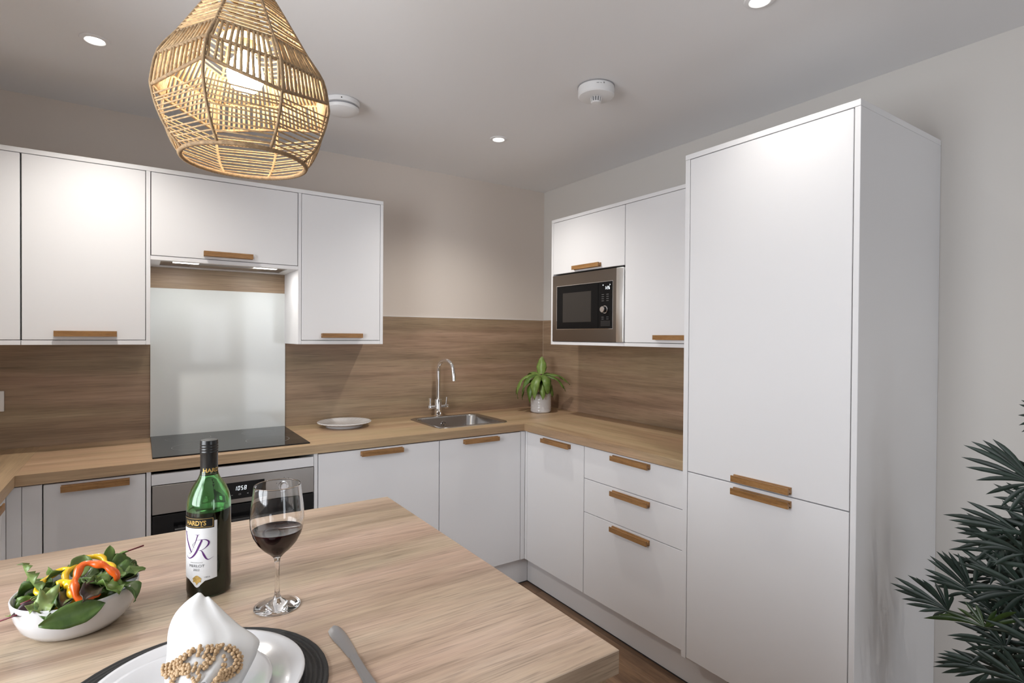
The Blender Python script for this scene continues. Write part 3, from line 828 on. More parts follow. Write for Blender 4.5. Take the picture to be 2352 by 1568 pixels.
for k in range(NR):
    finish('rib', tube(bmesh.new(), smoothpath([pp(k, r, z) for r, z in PROF], 3), 0.0030, 7), M['rattan_rim'], pend, True)
for z, r_ in ((0.114, .0034), (0.165, .0032), (0.213, .0032), (0.352, .003)):
    finish('ring', tube(bmesh.new(), [pp(k, prof_r(ring_z(k, z)), ring_z(k, z)) for k in range(NR)], r_, 7, closed=True), M['rattan_rim'], pend, True)
# wrapped lower rim
bm = bmesh.new(); pts = []; rs = []
for k in range(240):
    a = 2*pi*k/240
    pts.append((PC.x + 0.113*cos(a), PC.y + 0.113*sin(a), PC.z)); rs.append(0.0048 if k % 2 else 0.0040)
finish('rim', tube(bm, pts, rs, 7, closed=True), M['rattan_rim'], pend, True)['label'] = 'rattan-wrapped round lower rim'
lower = [0.009 + 0.0072*i for i in range(12)]
upper = [0.2200 + 0.0088*i for i in range(15)]
for z in lower + upper:
    j = rnd.uniform(-.0012, .0012)
    off = [RING_Z[0.213][k]*max(0, 1 - (z - .213)/.06) if z > .2 else 0.3*RING_Z[0.114][k]*z/.09 for k in range(NR)]
    finish('cord_hoop', tube(bmesh.new(), [pp(k, prof_r(z + j + off[k]) + 0.001, z + j + off[k] + rnd.uniform(-.0012, .0012)) for k in range(NR)], 0.0015 if z < .2 else 0.0021, 6, closed=True), M['rattan'], pend, True)
for z0, z1 in ((0.114, 0.165), (0.165, 0.213)):
    for k in range(NR):
        A0 = pp(k, prof_r(ring_z(k, z0)), ring_z(k, z0)); A1 = pp(k + 1, prof_r(ring_z(k + 1, z0)), ring_z(k + 1, z0))
        B0 = pp(k, prof_r(ring_z(k, z1)), ring_z(k, z1)); B1 = pp(k + 1, prof_r(ring_z(k + 1, z1)), ring_z(k + 1, z1))
        for j in range(12):
            t = (j + 0.5)/12
            a0 = A0.lerp(A1, t); a1 = B0.lerp(B1, t + rnd.uniform(-.02, .02))
            finish('vertical_cord', tube(bmesh.new(), [a0, (a0 + a1)/2, a1], [0.0031, 0.0026, 0.0031], 6), M['rattan'], pend, True)
finish('bulb', lathe(bmesh.new(), [(0, -0.034), (0.010, -0.0327), (0.0204, -0.028), (0.0289, -0.0187), (0.0336, -0.0068), (0.034, 0.0034), (0.0306, 0.017), (0.023, 0.0306), (0.0155, 0.041), (0.0130, 0.050), (0, 0.050)], (PC.x, PC.y, PC.z + 0.172), 28), M['bulb'], pend, True)
finish('lamp_holder', lathe(bmesh.new(), [(0, 0.0), (0.017, 0.0), (0.019, 0.01), (0.019, 0.06), (0.012, 0.07), (0, 0.07)], (PC.x, PC.y, PC.z + 0.214), 24), M['brass'], pend, True, 40)
bm = lathe(bmesh.new(), [(0.020, 0), (0.045, 0), (0.046, 0.0015), (0.045, 0.003), (0.020, 0.003)], (PC.x, PC.y, PC.z + 0.238), 32, close=True)
finish('shade_ring', bm, M['brass'], pend, True, 40)
finish('flex', tube(bmesh.new(), [(PC.x, PC.y, PC.z + 0.28), (PC.x, PC.y, H - 0.02)], 0.003, 8), M['flex'], pend, True)
finish('ceiling_rose', lathe(bmesh.new(), [(0, 0), (0.048, 0), (0.046, -0.012), (0.02, -0.024), (0, -0.025)], (PC.x, PC.y, H - 0.0005), 32), M['plastic'], pend, True, 40)

# ------------------------------------------------------------------ wine bottle
BX, BY, BZ = -2.245, -1.907, WT + 0.0003
PHC = math.atan2(-3.089 - BY, -2.352 - BX)
M['green_glass'] = glass('green_bottle_glass', (0.50, 0.93, 0.50), 0.0, 1.5)
M['clear_glass'] = glass('clear_glass', (1, 1, 1), 0.0, 1.46)
M['wine'] = plain('red_wine', (0.016, 0.0022, 0.0024), 0.03, spec=0.3)
M['label_white'] = plain('label_paper', (0.72, 0.72, 0.72), 0.55)
M['label_black'] = plain('label_black', (0.008, 0.008, 0.0075), 0.6, spec=0.25)
M['gold'] = plain('gold_print', (0.60, 0.40, 0.12), 0.35, metal=0.5)
M['purple'] = plain('purple_print', (0.085, 0.012, 0.13), 0.5)
M['faint_print'] = plain('faint_print', (0.42, 0.42, 0.42), 0.5)
M['grey_print'] = plain('grey_print', (0.16, 0.16, 0.17), 0.5)
M['cap_black'] = plain('black_screw_cap', (0.012, 0.012, 0.012), 0.28)
bt = thing('wine_bottle', 'green glass bottle of red wine with white and black label on the island', 'bottle', (BX, BY, WT))
OUT = [(0, 0.004), (0.024, 0.002), (0.033, 0.0), (0.0365, 0.003), (0.0375, 0.010), (0.0375, 0.162), (0.0368, 0.172), (0.0343, 0.184), (0.0298, 0.196), (0.0240, 0.206), (0.0187, 0.2145), (0.0158, 0.222), (0.0147, 0.230), (0.0143, 0.262)]
INN = [(0.0112, 0.262), (0.0112, 0.230), (0.0125, 0.222), (0.0155, 0.2142), (0.0208, 0.2052), (0.0266, 0.1945), (0.0312, 0.1825), (0.0338, 0.170), (0.0344, 0.160), (0.0344, 0.012), (0.030, 0.006), (0, 0.008)]
finish('glass_body', lathe(bmesh.new(), OUT + INN, (BX, BY, BZ), 56), M['green_glass'], bt, True)
finish('wine', lathe(bmesh.new(), [(0, 0.0052), (0.030, 0.0030), (0.0350, 0.0045), (0.0369, 0.0105), (0.0369, 0.1565), (0.0345, 0.1570), (0, 0.1570)], (BX, BY, BZ), 56), M['wine'], bt, True, 40)
capp = [(0.0151, 0.221), (0.0149, 0.224), (0.0149, 0.262)]
for k in range(4): capp += [(0.0152, 0.2625 + k*0.0050), (0.0156, 0.2645 + k*0.0050), (0.0148, 0.2665 + k*0.0050)]
capp += [(0.0152, 0.2835), (0.0145, 0.2860), (0, 0.2862)]
finish('screw_cap', lathe(bmesh.new(), capp, (BX, BY, BZ), 40), M['cap_black'], bt, True, 35)
RB = 0.0375
def wrap(deg, z, lift, r=RB):
    a = PHC + radians(deg)
    return (BX + (r + lift)*cos(a), BY + (r + lift)*sin(a), z)
def patch(name, outline, mat, lift, parent, r=RB, steps=26):
    """Label on the glass: outline = (deg, z_low, z_high) columns, interpolated."""
    bm = bmesh.new(); prev = None
    d0, d1 = outline[0][0], outline[-1][0]
    for s in range(steps + 1):
        d = d0 + (d1 - d0)*s/steps
        for (a, l0, h0), (b, l1, h1) in zip(outline[:-1], outline[1:]):
            if a <= d <= b + 1e-6:
                t = (d - a)/(b - a); lo = l0 + (l1 - l0)*t; hi = h0 + (h1 - h0)*t; break
        cur = (bm.verts.new(wrap(d, lo, lift, r)), bm.verts.new(wrap(d, hi, lift, r)))
        if prev: bm.faces.new((prev[0], cur[0], cur[1], prev[1]))
        prev = cur
    return finish(name, bm, mat, parent, True)
lb = patch('label', [(-84, .948, 1.053), (-58, .946, 1.053), (-42, .938, 1.053), (-36, .9335, 1.053), (-31, .932, 1.053), (-26, .9335, 1.053), (-20, .938, 1.053), (-10, .944, 1.053), (20.5, .9475, 1.053)], M['label_white'], 0.0003, bt, steps=52)
lb['label'] = 'white paper front label with purple lettering'
patch('label_band', [(-84, 1.0405, 1.0600), (13, 1.0405, 1.0600)], M['label_black'], 0.0005, lb)
for z0, z1 in ((1.0425, 1.0431), (1.0577, 1.0583)): patch('band_line', [(-80, z0, z1), (9.5, z0, z1)], M['gold'], 0.0007, lb)
patch('band_line', [(9.2, 1.0425, 1.0583), (10.2, 1.0425, 1.0583)], M['gold'], 0.0007, lb, steps=1)
def wtext(name, s, size, deg, z, mat, lift=0.0008, sx=1.0, bold=0.0, r=RB, skew=0.0):
    k = 180/pi/r
    return text_on(name, s, size, lambda u, v: wrap(deg + (u*sx + skew*v)*k, z + v, lift, r), mat, lb, bold)
wtext('brand_lettering', 'HARDYS', 0.0118, -37, 1.0462, M['gold'], bold=0.00035, sx=0.88)
for dg_ in (-20.5,): patch('lettering_bar', [(dg_, 1.0442, 1.0449), (dg_ + 6, 1.0442, 1.0449)], M['gold'], 0.0008, lb, steps=2)
# serif strokes on the brand letters' feet and heads
def ribbon(name, pts, mat, parent=lb, lift=0.0007, sub=6, r=RB):
    """Calligraphic stroke on the label: (deg, z, width in mm) points, smoothed."""
    P = smoothpath([Vector((radians(d)*r, z, w*0.001)) for d, z, w in pts], sub)
    bm = bmesh.new(); prev = None
    for i, q in enumerate(P):
        a = P[max(0, i - 1)]; b = P[min(len(P) - 1, i + 1)]
        t = Vector((b.x - a.x, b.y - a.y)).normalized(); n = Vector((-t.y, t.x))*max(q.z, 0.00012)/2
        f = lambda x_, z_: wrap(math.degrees(x_/r), z_, lift, r)
        cur = (bm.verts.new(f(q.x + n.x, q.y + n.y)), bm.verts.new(f(q.x - n.x, q.y - n.y)))
        if prev: bm.faces.new((prev[0], prev[1], cur[1], cur[0]))
        prev = cur
    return finish(name, bm, mat, parent)
PU, GP = M['purple'], M['grey_print']
ribbon('letter_v', [(-73, 1.0325, 3.2), (-68, 1.022, 3.0), (-58, 1.008, 3.0), (-50, 0.9985, 2.4), (-48.6, 0.9955, 0.4)], PU)
ribbon('letter_v_serif', [(-82, 1.0328, .2), (-73, 1.0322, .9), (-62, 1.0322, .2)], PU)
ribbon('letter_v', [(-28.5, 1.0290, 1.8), (-32, 1.0215, 1.4), (-37, 1.0125, .8), (-41, 1.0060, .4), (-47, 0.9965, .3)], PU)
ribbon('letter_v_serif', [(-38, 1.0293, .2), (-29, 1.0288, .9), (-23, 1.0295, .2)], PU)
ribbon('letter_flourish', [(-36, 1.0160, .35), (-42.5, 1.0115, .7), (-42.5, 1.0070, .7), (-34.5, 1.0040, .25)], GP)
ribbon('letter_flourish', [(-60, 0.9955, .2), (-53, 0.9940, .8), (-46, 0.9985, .5), (-43.5, 1.0030, .2)], GP)
ribbon('letter_r', [(-17.5, 1.0195, 2.8), (-24, 1.0100, 3.2), (-33, 0.9975, 3.2), (-43, 0.9890, 2.6), (-54, 0.9850, 1.6), (-63, 0.9860, .9), (-69.5, 0.9905, .2)], PU)
ribbon('letter_r', [(-33, 1.0188, .25), (-22, 1.0200, .7), (-10, 1.0200, 1.2), (-1.5, 1.0165, 2.6), (-1.0, 1.0115, 2.9), (-8, 1.0055, 1.3), (-17, 1.0015, .6), (-25, 1.0000, .25)], PU)
ribbon('letter_r', [(-24.5, 1.0004, .4), (-18, 0.9990, 1.5), (-12.5, 0.9915, 3.1), (-6.5, 0.9845, 2.2), (0, 0.9830, .9), (12, 0.9868, .15)], PU)
for k_ in range(13):      # a line of print too small to read
    patch('small_print', [(-51 + k_*2.8, 0.9772, 0.9786), (-49 + k_*2.8, 0.9772, 0.9786)], M['faint_print'], 0.0006, lb, steps=1)
wtext('grape_lettering', 'MERLOT', 0.0070, -33, 0.9695, M['grey_print'], sx=1.1)
wtext('year_lettering', '2022', 0.0055, -33, 0.9628, M['grey_print'], sx=1.1)
wtext('small_lettering', '1853', 0.0034, -5, 0.9495, GP, sx=1.5)
bm = bmesh.new()
poly = [(0, -.0095), (.0022, -.0055), (.0045, -.004), (.0075, -.0045), (.0068, -.0012), (.0082, .0022), (.0060, .0040), (.0040, .0058), (.0020, .0075), (0, .0080), (-.0020, .0075), (-.0040, .0058), (-.0060, .0040), (-.0082, .0022), (-.0068, -.0012), (-.0075, -.0045), (-.0045, -.004), (-.0022, -.0055)]
c0 = bm.verts.new(wrap(-31, 0.9465, 0.0009)); V = [bm.verts.new(wrap(-31 + math.degrees(u/RB), 0.9465 + v, 0.0009)) for u, v in poly]
for i in range(len(V)): bm.faces.new((c0, V[i], V[(i + 1) % len(V)]))
finish('gold_emblem', bm, M['gold'], lb)['label'] = 'gold shield-shaped emblem at the label foot'
RN = 0.0149
wtext('neck_lettering', 'HARDYS', 0.0105, 38, 1.1375, M['gold'], lift=0.0004, bold=0.0003, r=RN, sx=1.05)
patch('neck_band', [(-100, 1.1340, 1.1346), (100, 1.1340, 1.1346)], M['gold'], 0.0003, lb, r=RN)

# ------------------------------------------------------------------ wine glass
GX, GY = -2.150, -2.044
wg = thing('wine_glass', 'stemmed wine glass of red wine beside the bottle', 'wine glass', (GX, GY, WT))
GO = [(0, 0.0), (0.036, 0.0), (0.0388, 0.001), (0.0388, 0.0022), (0.030, 0.0046), (0.016, 0.0085), (0.0075, 0.0145), (0.0046, 0.022), (0.0038, 0.035), (0.0037, 0.060), (0.0042, 0.078), (0.0060, 0.088),
      (0.0130, 0.0955), (0.0235, 0.1045), (0.0335, 0.1165), (0.0408, 0.131), (0.0448, 0.147), (0.0453, 0.160), (0.0437, 0.180), (0.0408, 0.203), (0.0391, 0.2168), (0.0389, 0.2183), (0.03875, 0.2188), (0.0385, 0.2190), (0.03825, 0.2188), (0.0381, 0.2183)]
GI = [(0.0383, 0.2168), (0.0401, 0.203), (0.0430, 0.180), (0.0446, 0.160), (0.0441, 0.147), (0.0400, 0.1315), (0.0320, 0.1175), (0.0220, 0.106), (0.0115, 0.0985), (0, 0.0955)]
finish('glass_body', lathe(bmesh.new(), GO + GI, (GX, GY, WT + 0.0003), 64), M['clear_glass'], wg, True)
finish('wine', lathe(bmesh.new(), [(0, 0.0948), (0.0118, 0.0978), (0.0225, 0.1054), (0.0326, 0.1170), (0.0405, 0.1312), (0.0427, 0.1380), (0.0429, 0.1388), (0.0400, 0.1378), (0, 0.1378)], (GX, GY, WT + 0.0003), 56), M['wine'], wg, True, 50)

# ------------------------------------------------------------------ place setting
MCX, MCY = -2.2935, -2.2470
M['mat_black'] = plain('black_woven_paper', (0.020, 0.020, 0.021), 0.6, bump=0.5, bscale=900)
prof = [(0, 0.0002), (0.170, 0.0002), (0.1715, 0.002)]
for k in range(24):
    r0 = 0.171 - k*0.0070
    prof += [(r0, 0.0042), (r0 - 0.002, 0.0052), (r0 - 0.005, 0.0050), (r0 - 0.0066, 0.0030)]
prof += [(0, 0.003)]
pm = finish('placemat', lathe(bmesh.new(), prof, (MCX, MCY, WT), 96, mod=lambda a, i: 1 + 0.0014*sin(a*60 + i*0.6)), M['mat_black'], None, True)
tag(pm, 'round black woven placemat under the white plates', 'placemat')
def plate(name, label, r, foot, h, c, z, n=72):
    o = finish(name, lathe(bmesh.new(), [(0, 0.0015), (foot - 0.004, 0.0015), (foot - 0.003, 0), (foot, 0), (foot + 0.004, 0.003), (r*0.80, h*0.55), (r - 0.002, h), (r, h + 0.0012), (r - 0.001, h + 0.0022), (r - 0.006, h + 0.0015), (r*0.79, h*0.55 + 0.004), (foot + 0.006, 0.0065), (foot, 0.0052), (0, 0.0050)], (c[0], c[1], z), n), M['ceramic'], None, True)
    return tag(o, label, 'plate')
ZM = WT + 0.0052
plate('dinner_plate', 'large white dinner plate lying on the black placemat', 0.1330, 0.080, 0.0165, (-2.2890, -2.2560), ZM)
plate('side_plate', 'smaller white plate on the dinner plate under the napkin', 0.1030, 0.060, 0.0140, (-2.3040, -2.2690), ZM + 0.0068)

# knife
kn = thing('table_knife', 'steel table knife lying right of the placemat', 'knife', (-2.087, -2.25, WT))
M['cutlery'] = plain('polished_cutlery', (0.50, 0.50, 0.51), 0.30, metal=1.0)
def flat_shape(bm, rows, z0, th):
    """Rows of (x_left, x_right, y): a thin rounded solid."""
    prev = None; top = []
    for x0, x1, y in rows:
        xm = (x0 + x1)/2
        w = x1 - x0
        ring = [bm.verts.new(p) for p in ((x0, y, z0 + th*0.5), (x0 + .18*w, y, z0 + th), (x1 - .18*w, y, z0 + th), (x1, y, z0 + th*0.5), (x1 - .18*w, y, z0), (x0 + .18*w, y, z0))]
        if prev:
            for k in range(6): bm.faces.new((prev[k], prev[(k + 1) % 6], ring[(k + 1) % 6], ring[k]))
        else: bm.faces.new(ring)
        prev = ring
    bm.faces.new(prev[::-1])
    return bm
finish('blade', flat_shape(bmesh.new(), [(-2.0870, -2.0845, -2.1700), (-2.0930, -2.0800, -2.1735), (-2.0985, -2.0775, -2.1820), (-2.1000, -2.0765, -2.1960), (-2.0990, -2.0760, -2.2150), (-2.0960, -2.0768, -2.2400), (-2.0945, -2.0778, -2.2600), (-2.0935, -2.0788, -2.2730)], WT + 0.0004, 0.0024), M['cutlery'], kn, True, 30)
finish('handle', flat_shape(bmesh.new(), [(-2.0935, -2.0788, -2.2731), (-2.0930, -2.0795, -2.2800), (-2.0938, -2.0800, -2.3050), (-2.0955, -2.0795, -2.3400), (-2.0965, -2.0790, -2.3700), (-2.0955, -2.0795, -2.3850), (-2.0900, -2.0840, -2.3900)], WT + 0.0004, 0.0048), M['cutlery'], kn, True, 30)

# napkin
FANS = [
 ((-0.5, -2.685, 1.037), [(-0.522,-2.548,1.113),(-0.505,-2.559,1.123),(-0.515,-2.586,1.132),(-0.502,-2.603,1.136),(-0.501,-2.537,1.076),(-0.531,-2.555,1.056),(-0.534,-2.578,1.026),(-0.489,-2.587,0.984),(-0.521,-2.625,0.964),(-0.522,-2.642,0.956),(-0.48,-2.715,1.16),(-0.509,-2.744,1.114)]),
 ((-0.5, -2.658, 0.906), [(-0.489,-2.494,0.905),(-0.509,-2.513,0.899),(-0.5,-2.53,0.891),(-0.527,-2.544,0.944),(-0.5,-2.55,0.959),(-0.487,-2.546,0.855),(-0.506,-2.572,0.835),(-0.494,-2.605,0.849),(-0.498,-2.632,0.833),(-0.531,-2.697,0.958)]),
 ((-0.42, -2.545, 0.685), [(-0.413,-2.425,0.711),(-0.422,-2.435,0.746),(-0.438,-2.447,0.763),(-0.453,-2.468,0.786),(-0.407,-2.466,0.777),(-0.429,-2.489,0.787),(-0.415,-2.507,0.786),(-0.407,-2.426,0.691),(-0.416,-2.436,0.681),(-0.404,-2.448,0.665),(-0.433,-2.484,0.652),(-0.411,-2.551,0.774)]),
 ((-0.5, -2.513, 0.645), [(-0.511,-2.374,0.673),(-0.484,-2.374,0.647),(-0.487,-2.376,0.686),(-0.53,-2.426,0.72),(-0.528,-2.445,0.72),(-0.523,-2.459,0.718),(-0.482,-2.475,0.706),(-0.511,-2.404,0.637),(-0.501,-2.411,0.623),(-0.518,-2.449,0.621),(-0.507,-2.478,0.615),(-0.514,-2.509,0.724),(-0.516,-2.529,0.697),(-0.503,-2.506,0.621)]),
 ((-0.55, -2.606, 0.655), [(-0.553,-2.473,0.622),(-0.535,-2.499,0.639),(-0.547,-2.518,0.659),(-0.534,-2.543,0.675),(-0.538,-2.56,0.701),(-0.53,-2.581,0.701),(-0.548,-2.629,0.709),(-0.576,-2.674,0.73),(-0.538,-2.685,0.708)]),
 ((-0.45, -2.639, 0.73), [(-0.432,-2.524,0.802),(-0.435,-2.526,0.787),(-0.454,-2.538,0.716),(-0.446,-2.546,0.701),(-0.473,-2.562,0.696),(-0.439,-2.563,0.784),(-0.453,-2.604,0.802),(-0.469,-2.651,0.81),(-0.482,-2.68,0.79),(-0.438,-2.611,0.642),(-0.431,-2.653,0.652)]),
 ((-0.5, -2.606, 0.523), [(-0.53,-2.489,0.487),(-0.491,-2.478,0.482),(-0.512,-2.491,0.51),(-0.527,-2.498,0.528),(-0.519,-2.509,0.539),(-0.493,-2.519,0.541),(-0.487,-2.495,0.458),(-0.533,-2.539,0.487),(-0.501,-2.556,0.455),(-0.533,-2.589,0.487),(-0.495,-2.619,0.473)]),
 ((-0.4, -2.602, 0.578), [(-0.417,-2.551,0.577),(-0.387,-2.546,0.553),(-0.381,-2.561,0.551),(-0.407,-2.569,0.547),(-0.38,-2.57,0.532),(-0.418,-2.593,0.539),(-0.431,-2.637,0.541)]),
 ((-0.55, -2.68, 0.869), [(-0.552,-2.559,0.863),(-0.583,-2.583,0.9),(-0.574,-2.591,0.858),(-0.563,-2.623,0.822),(-0.551,-2.604,0.894),(-0.576,-2.643,0.924),(-0.583,-2.686,0.944)]),
 ((-0.45, -2.712, 1.2), [(-0.437,-2.643,1.238),(-0.468,-2.646,1.229),(-0.432,-2.636,1.197),(-0.436,-2.639,1.171),(-0.464,-2.651,1.157),(-0.46,-2.677,1.269),(-0.456,-2.724,1.3)]),
 ((-0.45, -2.648, 0.539), [(-0.45,-2.574,0.534),(-0.452,-2.584,0.525),(-0.454,-2.587,0.548),(-0.451,-2.615,0.564),(-0.433,-2.656,0.586),(-0.457,-2.677,0.525),(-0.461,-2.627,0.477)]),
]
NAP_L = [(-2.3252, -2.3054, 0.9546), (-2.3278, -2.2871, 0.9628), (-2.3262, -2.266, 0.9723), (-2.3242, -2.2487, 0.9801), (-2.3217, -2.2179, 0.9939), (-2.3137, -2.1948, 1.0043), (-2.2997, -2.1785, 1.0117), (-2.2826, -2.1666, 1.017)]
NAP_R = [(-2.2638, -2.3277, 0.9445), (-2.2475, -2.3157, 0.9499), (-2.2337, -2.2982, 0.9578), (-2.2168, -2.2725, 0.9694), (-2.2204, -2.2567, 0.9765), (-2.2359, -2.2366, 0.9855), (-2.2506, -2.2121, 0.9966), (-2.2661, -2.1837, 1.0093)]
BEADS = [[(-2.333, -2.2754, 0.9771), (-2.3241, -2.2727, 0.9783), (-2.3147, -2.2741, 0.9776), (-2.3051, -2.2721, 0.9785), (-2.2953, -2.2713, 0.9789), (-2.2831, -2.2742, 0.9776), (-2.2707, -2.2754, 0.9771), (-2.2606, -2.277, 0.9764), (-2.251, -2.2833, 0.9735), (-2.2455, -2.2926, 0.9693), (-2.2457, -2.3022, 0.965), (-2.2517, -2.309, 0.9619), (-2.2612, -2.3132, 0.9601), (-2.2706, -2.3138, 0.9598), (-2.2817, -2.3138, 0.9598), (-2.2913, -2.3148, 0.9593)], [(-2.3321, -2.2791, 0.9754), (-2.3244, -2.2829, 0.9737), (-2.3152, -2.2839, 0.9733), (-2.3059, -2.2865, 0.9721), (-2.2968, -2.2932, 0.9691), (-2.2873, -2.2948, 0.9683), (-2.2799, -2.2933, 0.969), (-2.2841, -2.2853, 0.9726), (-2.2909, -2.2788, 0.9755)], [(-2.3128, -2.283, 0.9737), (-2.3155, -2.2906, 0.9702), (-2.3194, -2.2959, 0.9678), (-2.3229, -2.3035, 0.9644)], [(-2.2711, -2.2796, 0.9752), (-2.2695, -2.2892, 0.9709), (-2.269, -2.2988, 0.9665), (-2.2714, -2.3073, 0.9627), (-2.2731, -2.3146, 0.9594)], [(-2.3013, -2.2899, 0.9706), (-2.2995, -2.2991, 0.9664), (-2.2954, -2.3078, 0.9625), (-2.2938, -2.3177, 0.958)], [(-2.3302, -2.274, 0.9777), (-2.3219, -2.2775, 0.9761), (-2.3135, -2.2792, 0.9753), (-2.304, -2.279, 0.9754), (-2.2942, -2.2771, 0.9763), (-2.2826, -2.2793, 0.9753), (-2.2737, -2.2805, 0.9748)], [(-2.2685, -2.2786, 0.9756), (-2.2587, -2.2826, 0.9738), (-2.2519, -2.2898, 0.9706), (-2.2499, -2.2984, 0.9667), (-2.2547, -2.305, 0.9637), (-2.2641, -2.3082, 0.9623), (-2.2731, -2.3096, 0.9617), (-2.2823, -2.3097, 0.9616)], [(-2.3268, -2.2855, 0.9725), (-2.3176, -2.287, 0.9718), (-2.3085, -2.2908, 0.9701), (-2.2994, -2.2968, 0.9674), (-2.289, -2.2982, 0.9668), (-2.2812, -2.2969, 0.9674)]]

M['linen'] = plain('white_linen', (0.63, 0.63, 0.63), 0.9, bump=0.10, bscale=1400, sheen=0.2)
nk = thing('napkin', 'folded white cloth napkin fanning up from the plates', 'napkin', (-2.29, -2.25, 0.93))
def napkin_layer(name, shrink, drop, fold, seed):
    L = smoothpath(NAP_L, 5); Rr = smoothpath(NAP_R, 5)
    n = min(len(L), len(Rr)); bm = bmesh.new(); rows = []
    r2 = random.Random(seed)
    ph = [r2.uniform(0, 6) for _ in range(4)]
    for i in range(n):
        s = i/(n - 1); a, b = L[i], Rr[i]; row = []
        for j in range(15):
            t = j/14
            tt = 0.5 + (t - 0.5)*(1 - shrink)
            p = a.lerp(b, tt)
            bul = sin(pi*t)
            h = 0.016*bul*(1 - 0.85*s*s) + 0.0022*sin(9*t + 3*s + ph[0])*bul + 0.0016*sin(15*t - 7*s + ph[1])*bul*(1 - s)
            h += fold*0.007*max(0, 1 - abs(t - 0.62 - 0.12*s)/0.10)*(1 - s)
            row.append(bm.verts.new((p.x, p.y - 0.004*bul, p.z + h - drop*(1 - 0.25*s) - 0.004*shrink)))
        rows.append(row)
    for A, B in zip(rows[:-1], rows[1:]):
        for j in range(14): bm.faces.new((A[j], A[j + 1], B[j + 1], B[j]))
    o = finish(name, bm, M['linen'], nk, True)
    sm = o.modifiers.new('thickness', 'SOLIDIFY'); sm.thickness = 0.0016; sm.offset = -1
    return o
napkin_layer('top_fold', 0.0, 0.0, 1.0, 5)
napkin_layer('under_fold', 0.05, 0.0095, 0.4, 9)
# bead ring gathered round the napkin
M['bead'] = plain('wooden_beads', (0.47, 0.32, 0.18), 0.55, var=0.35, vscale=90)
br = thing('beaded_napkin_ring', 'loops of small wooden beads round the napkin', 'napkin ring', (-2.29, -2.28, 0.965))
bm = bmesh.new(); bmesh.ops.create_icosphere(bm, subdivisions=2, radius=0.0026)
bead_me = bpy.data.meshes.new('bead'); bm.to_mesh(bead_me); bm.free(); bead_me.materials.append(M['bead'])
for p in bead_me.polygons: p.use_smooth = True
from mathutils.bvhtree import BVHTree
nap = [o for o in COL.objects if o.parent == nk and o.name.startswith('top_fold')][0]
bvh = BVHTree.FromPolygons([v.co.copy() for v in nap.data.vertices], [tuple(p.vertices) for p in nap.data.polygons])
nb = 0
binv = world_of(br).inverted()
extra = bmesh.new()
for pi_, path in enumerate(BEADS):
    P = smoothpath(path, 14)
    for strand in (-1, 1):
        last = None
        for i_, q0 in enumerate(P):
            t_ = (P[min(i_ + 1, len(P) - 1)] - P[max(i_ - 1, 0)]).normalized()
            sd_ = Vector((t_.y, -t_.x, 0)).normalized()
            q = q0 + sd_*0.0025*strand
            if last is not None and (q - last).length < 0.0049: continue
            last = q
            hit, nr_, _, dist = bvh.find_nearest(q)
            if nr_ is not None and nr_.z < 0: nr_ = -nr_
            r_ = 0.0029 + rnd.uniform(-.0002, .0014) + (0.0030 if pi_ in (5, 6) else 0)
            pos = hit + nr_*r_ if dist < 0.02 else q
            pos = Vector((pos.x + rnd.uniform(-.0005, .0005), pos.y + rnd.uniform(-.0006, .0006), pos.z))
            if nb < 298:
                o = bpy.data.objects.new('bead', bead_me); COL.objects.link(o)
                o.parent = br; o.matrix_parent_inverse = binv
                o.location = pos; o.scale = [rnd.uniform(.85, 1.08)]*3
                nb += 1
            else:
                bmesh.ops.create_icosphere(extra, subdivisions=2, radius=0.0026, matrix=Matrix.Translation(pos))
ex = finish('bead_strand', extra, M['bead'], br, True)
ex['kind'] = 'stuff'

# scalloped plate on the worktop
px0, py0 = -1.452, -0.165
sp = finish('scalloped_plate', lathe(bmesh.new(), [(0, 0.002), (0.086, 0.002), (0.089, 0), (0.094, 0.0), (0.096, 0.004), (0.094, 0.009), (0.110, 0.0165), (0.130, 0.0215), (0.1355, 0.0245), (0.134, 0.0285), (0.128, 0.0275), (0.110, 0.0215), (0.098, 0.0165), (0, 0.0150)], (px0, py0, WT + 0.0002), 192,
            mod=lambda a, i: 1 + (0.030*abs(sin(a*18)) if 7 <= i <= 11 else 0)), M['ceramic'], None, True)
tag(sp, 'white plate with a scalloped rim on the worktop by the hob', 'plate')

# ------------------------------------------------------------------ leaves
def leafgreen(name, a, b, rough=0.4):
    m, nt, bs = new_mat(name)
    N, L = nt.nodes, nt.links
    tc = N.new('ShaderNodeTexCoord'); n = N.new('ShaderNodeTexNoise'); n.inputs['Scale'].default_value = 45; n.inputs['Detail'].default_value = 5
    oi = N.new('ShaderNodeObjectInfo')
    L.new(tc.outputs['Object'], n.inputs['Vector'])
    ad = N.new('ShaderNodeMath'); ad.operation = 'MULTIPLY_ADD'; ad.inputs[1].default_value = 0.55; ad.inputs[2].default_value = -0.28
    L.new(oi.outputs['Random'], ad.inputs[0])
    a2 = N.new('ShaderNodeMath'); L.new(n.outputs['Fac'], a2.inputs[0]); L.new(ad.outputs[0], a2.inputs[1])
    r = N.new('ShaderNodeValToRGB'); r.color_ramp.elements[0].position = 0.25; r.color_ramp.elements[1].position = 0.75
    r.color_ramp.elements[0].color = (*a, 1); r.color_ramp.elements[1].color = (*b, 1)
    L.new(a2.outputs[0], r.inputs['Fac']); L.new(r.outputs['Color'], bs.inputs['Base Color'])
    bs.inputs['Roughness'].default_value = rough
    return m
M['leaf_salad'] = leafgreen('salad_leaf', (0.038, 0.085, 0.014), (0.130, 0.215, 0.045))
M['leaf_pale'] = leafgreen('pale_salad_leaf', (0.13, 0.20, 0.05), (0.25, 0.33, 0.11))
M['leaf_red'] = leafgreen('red_veined_leaf', (0.035, 0.012, 0.016), (0.075, 0.075, 0.03))
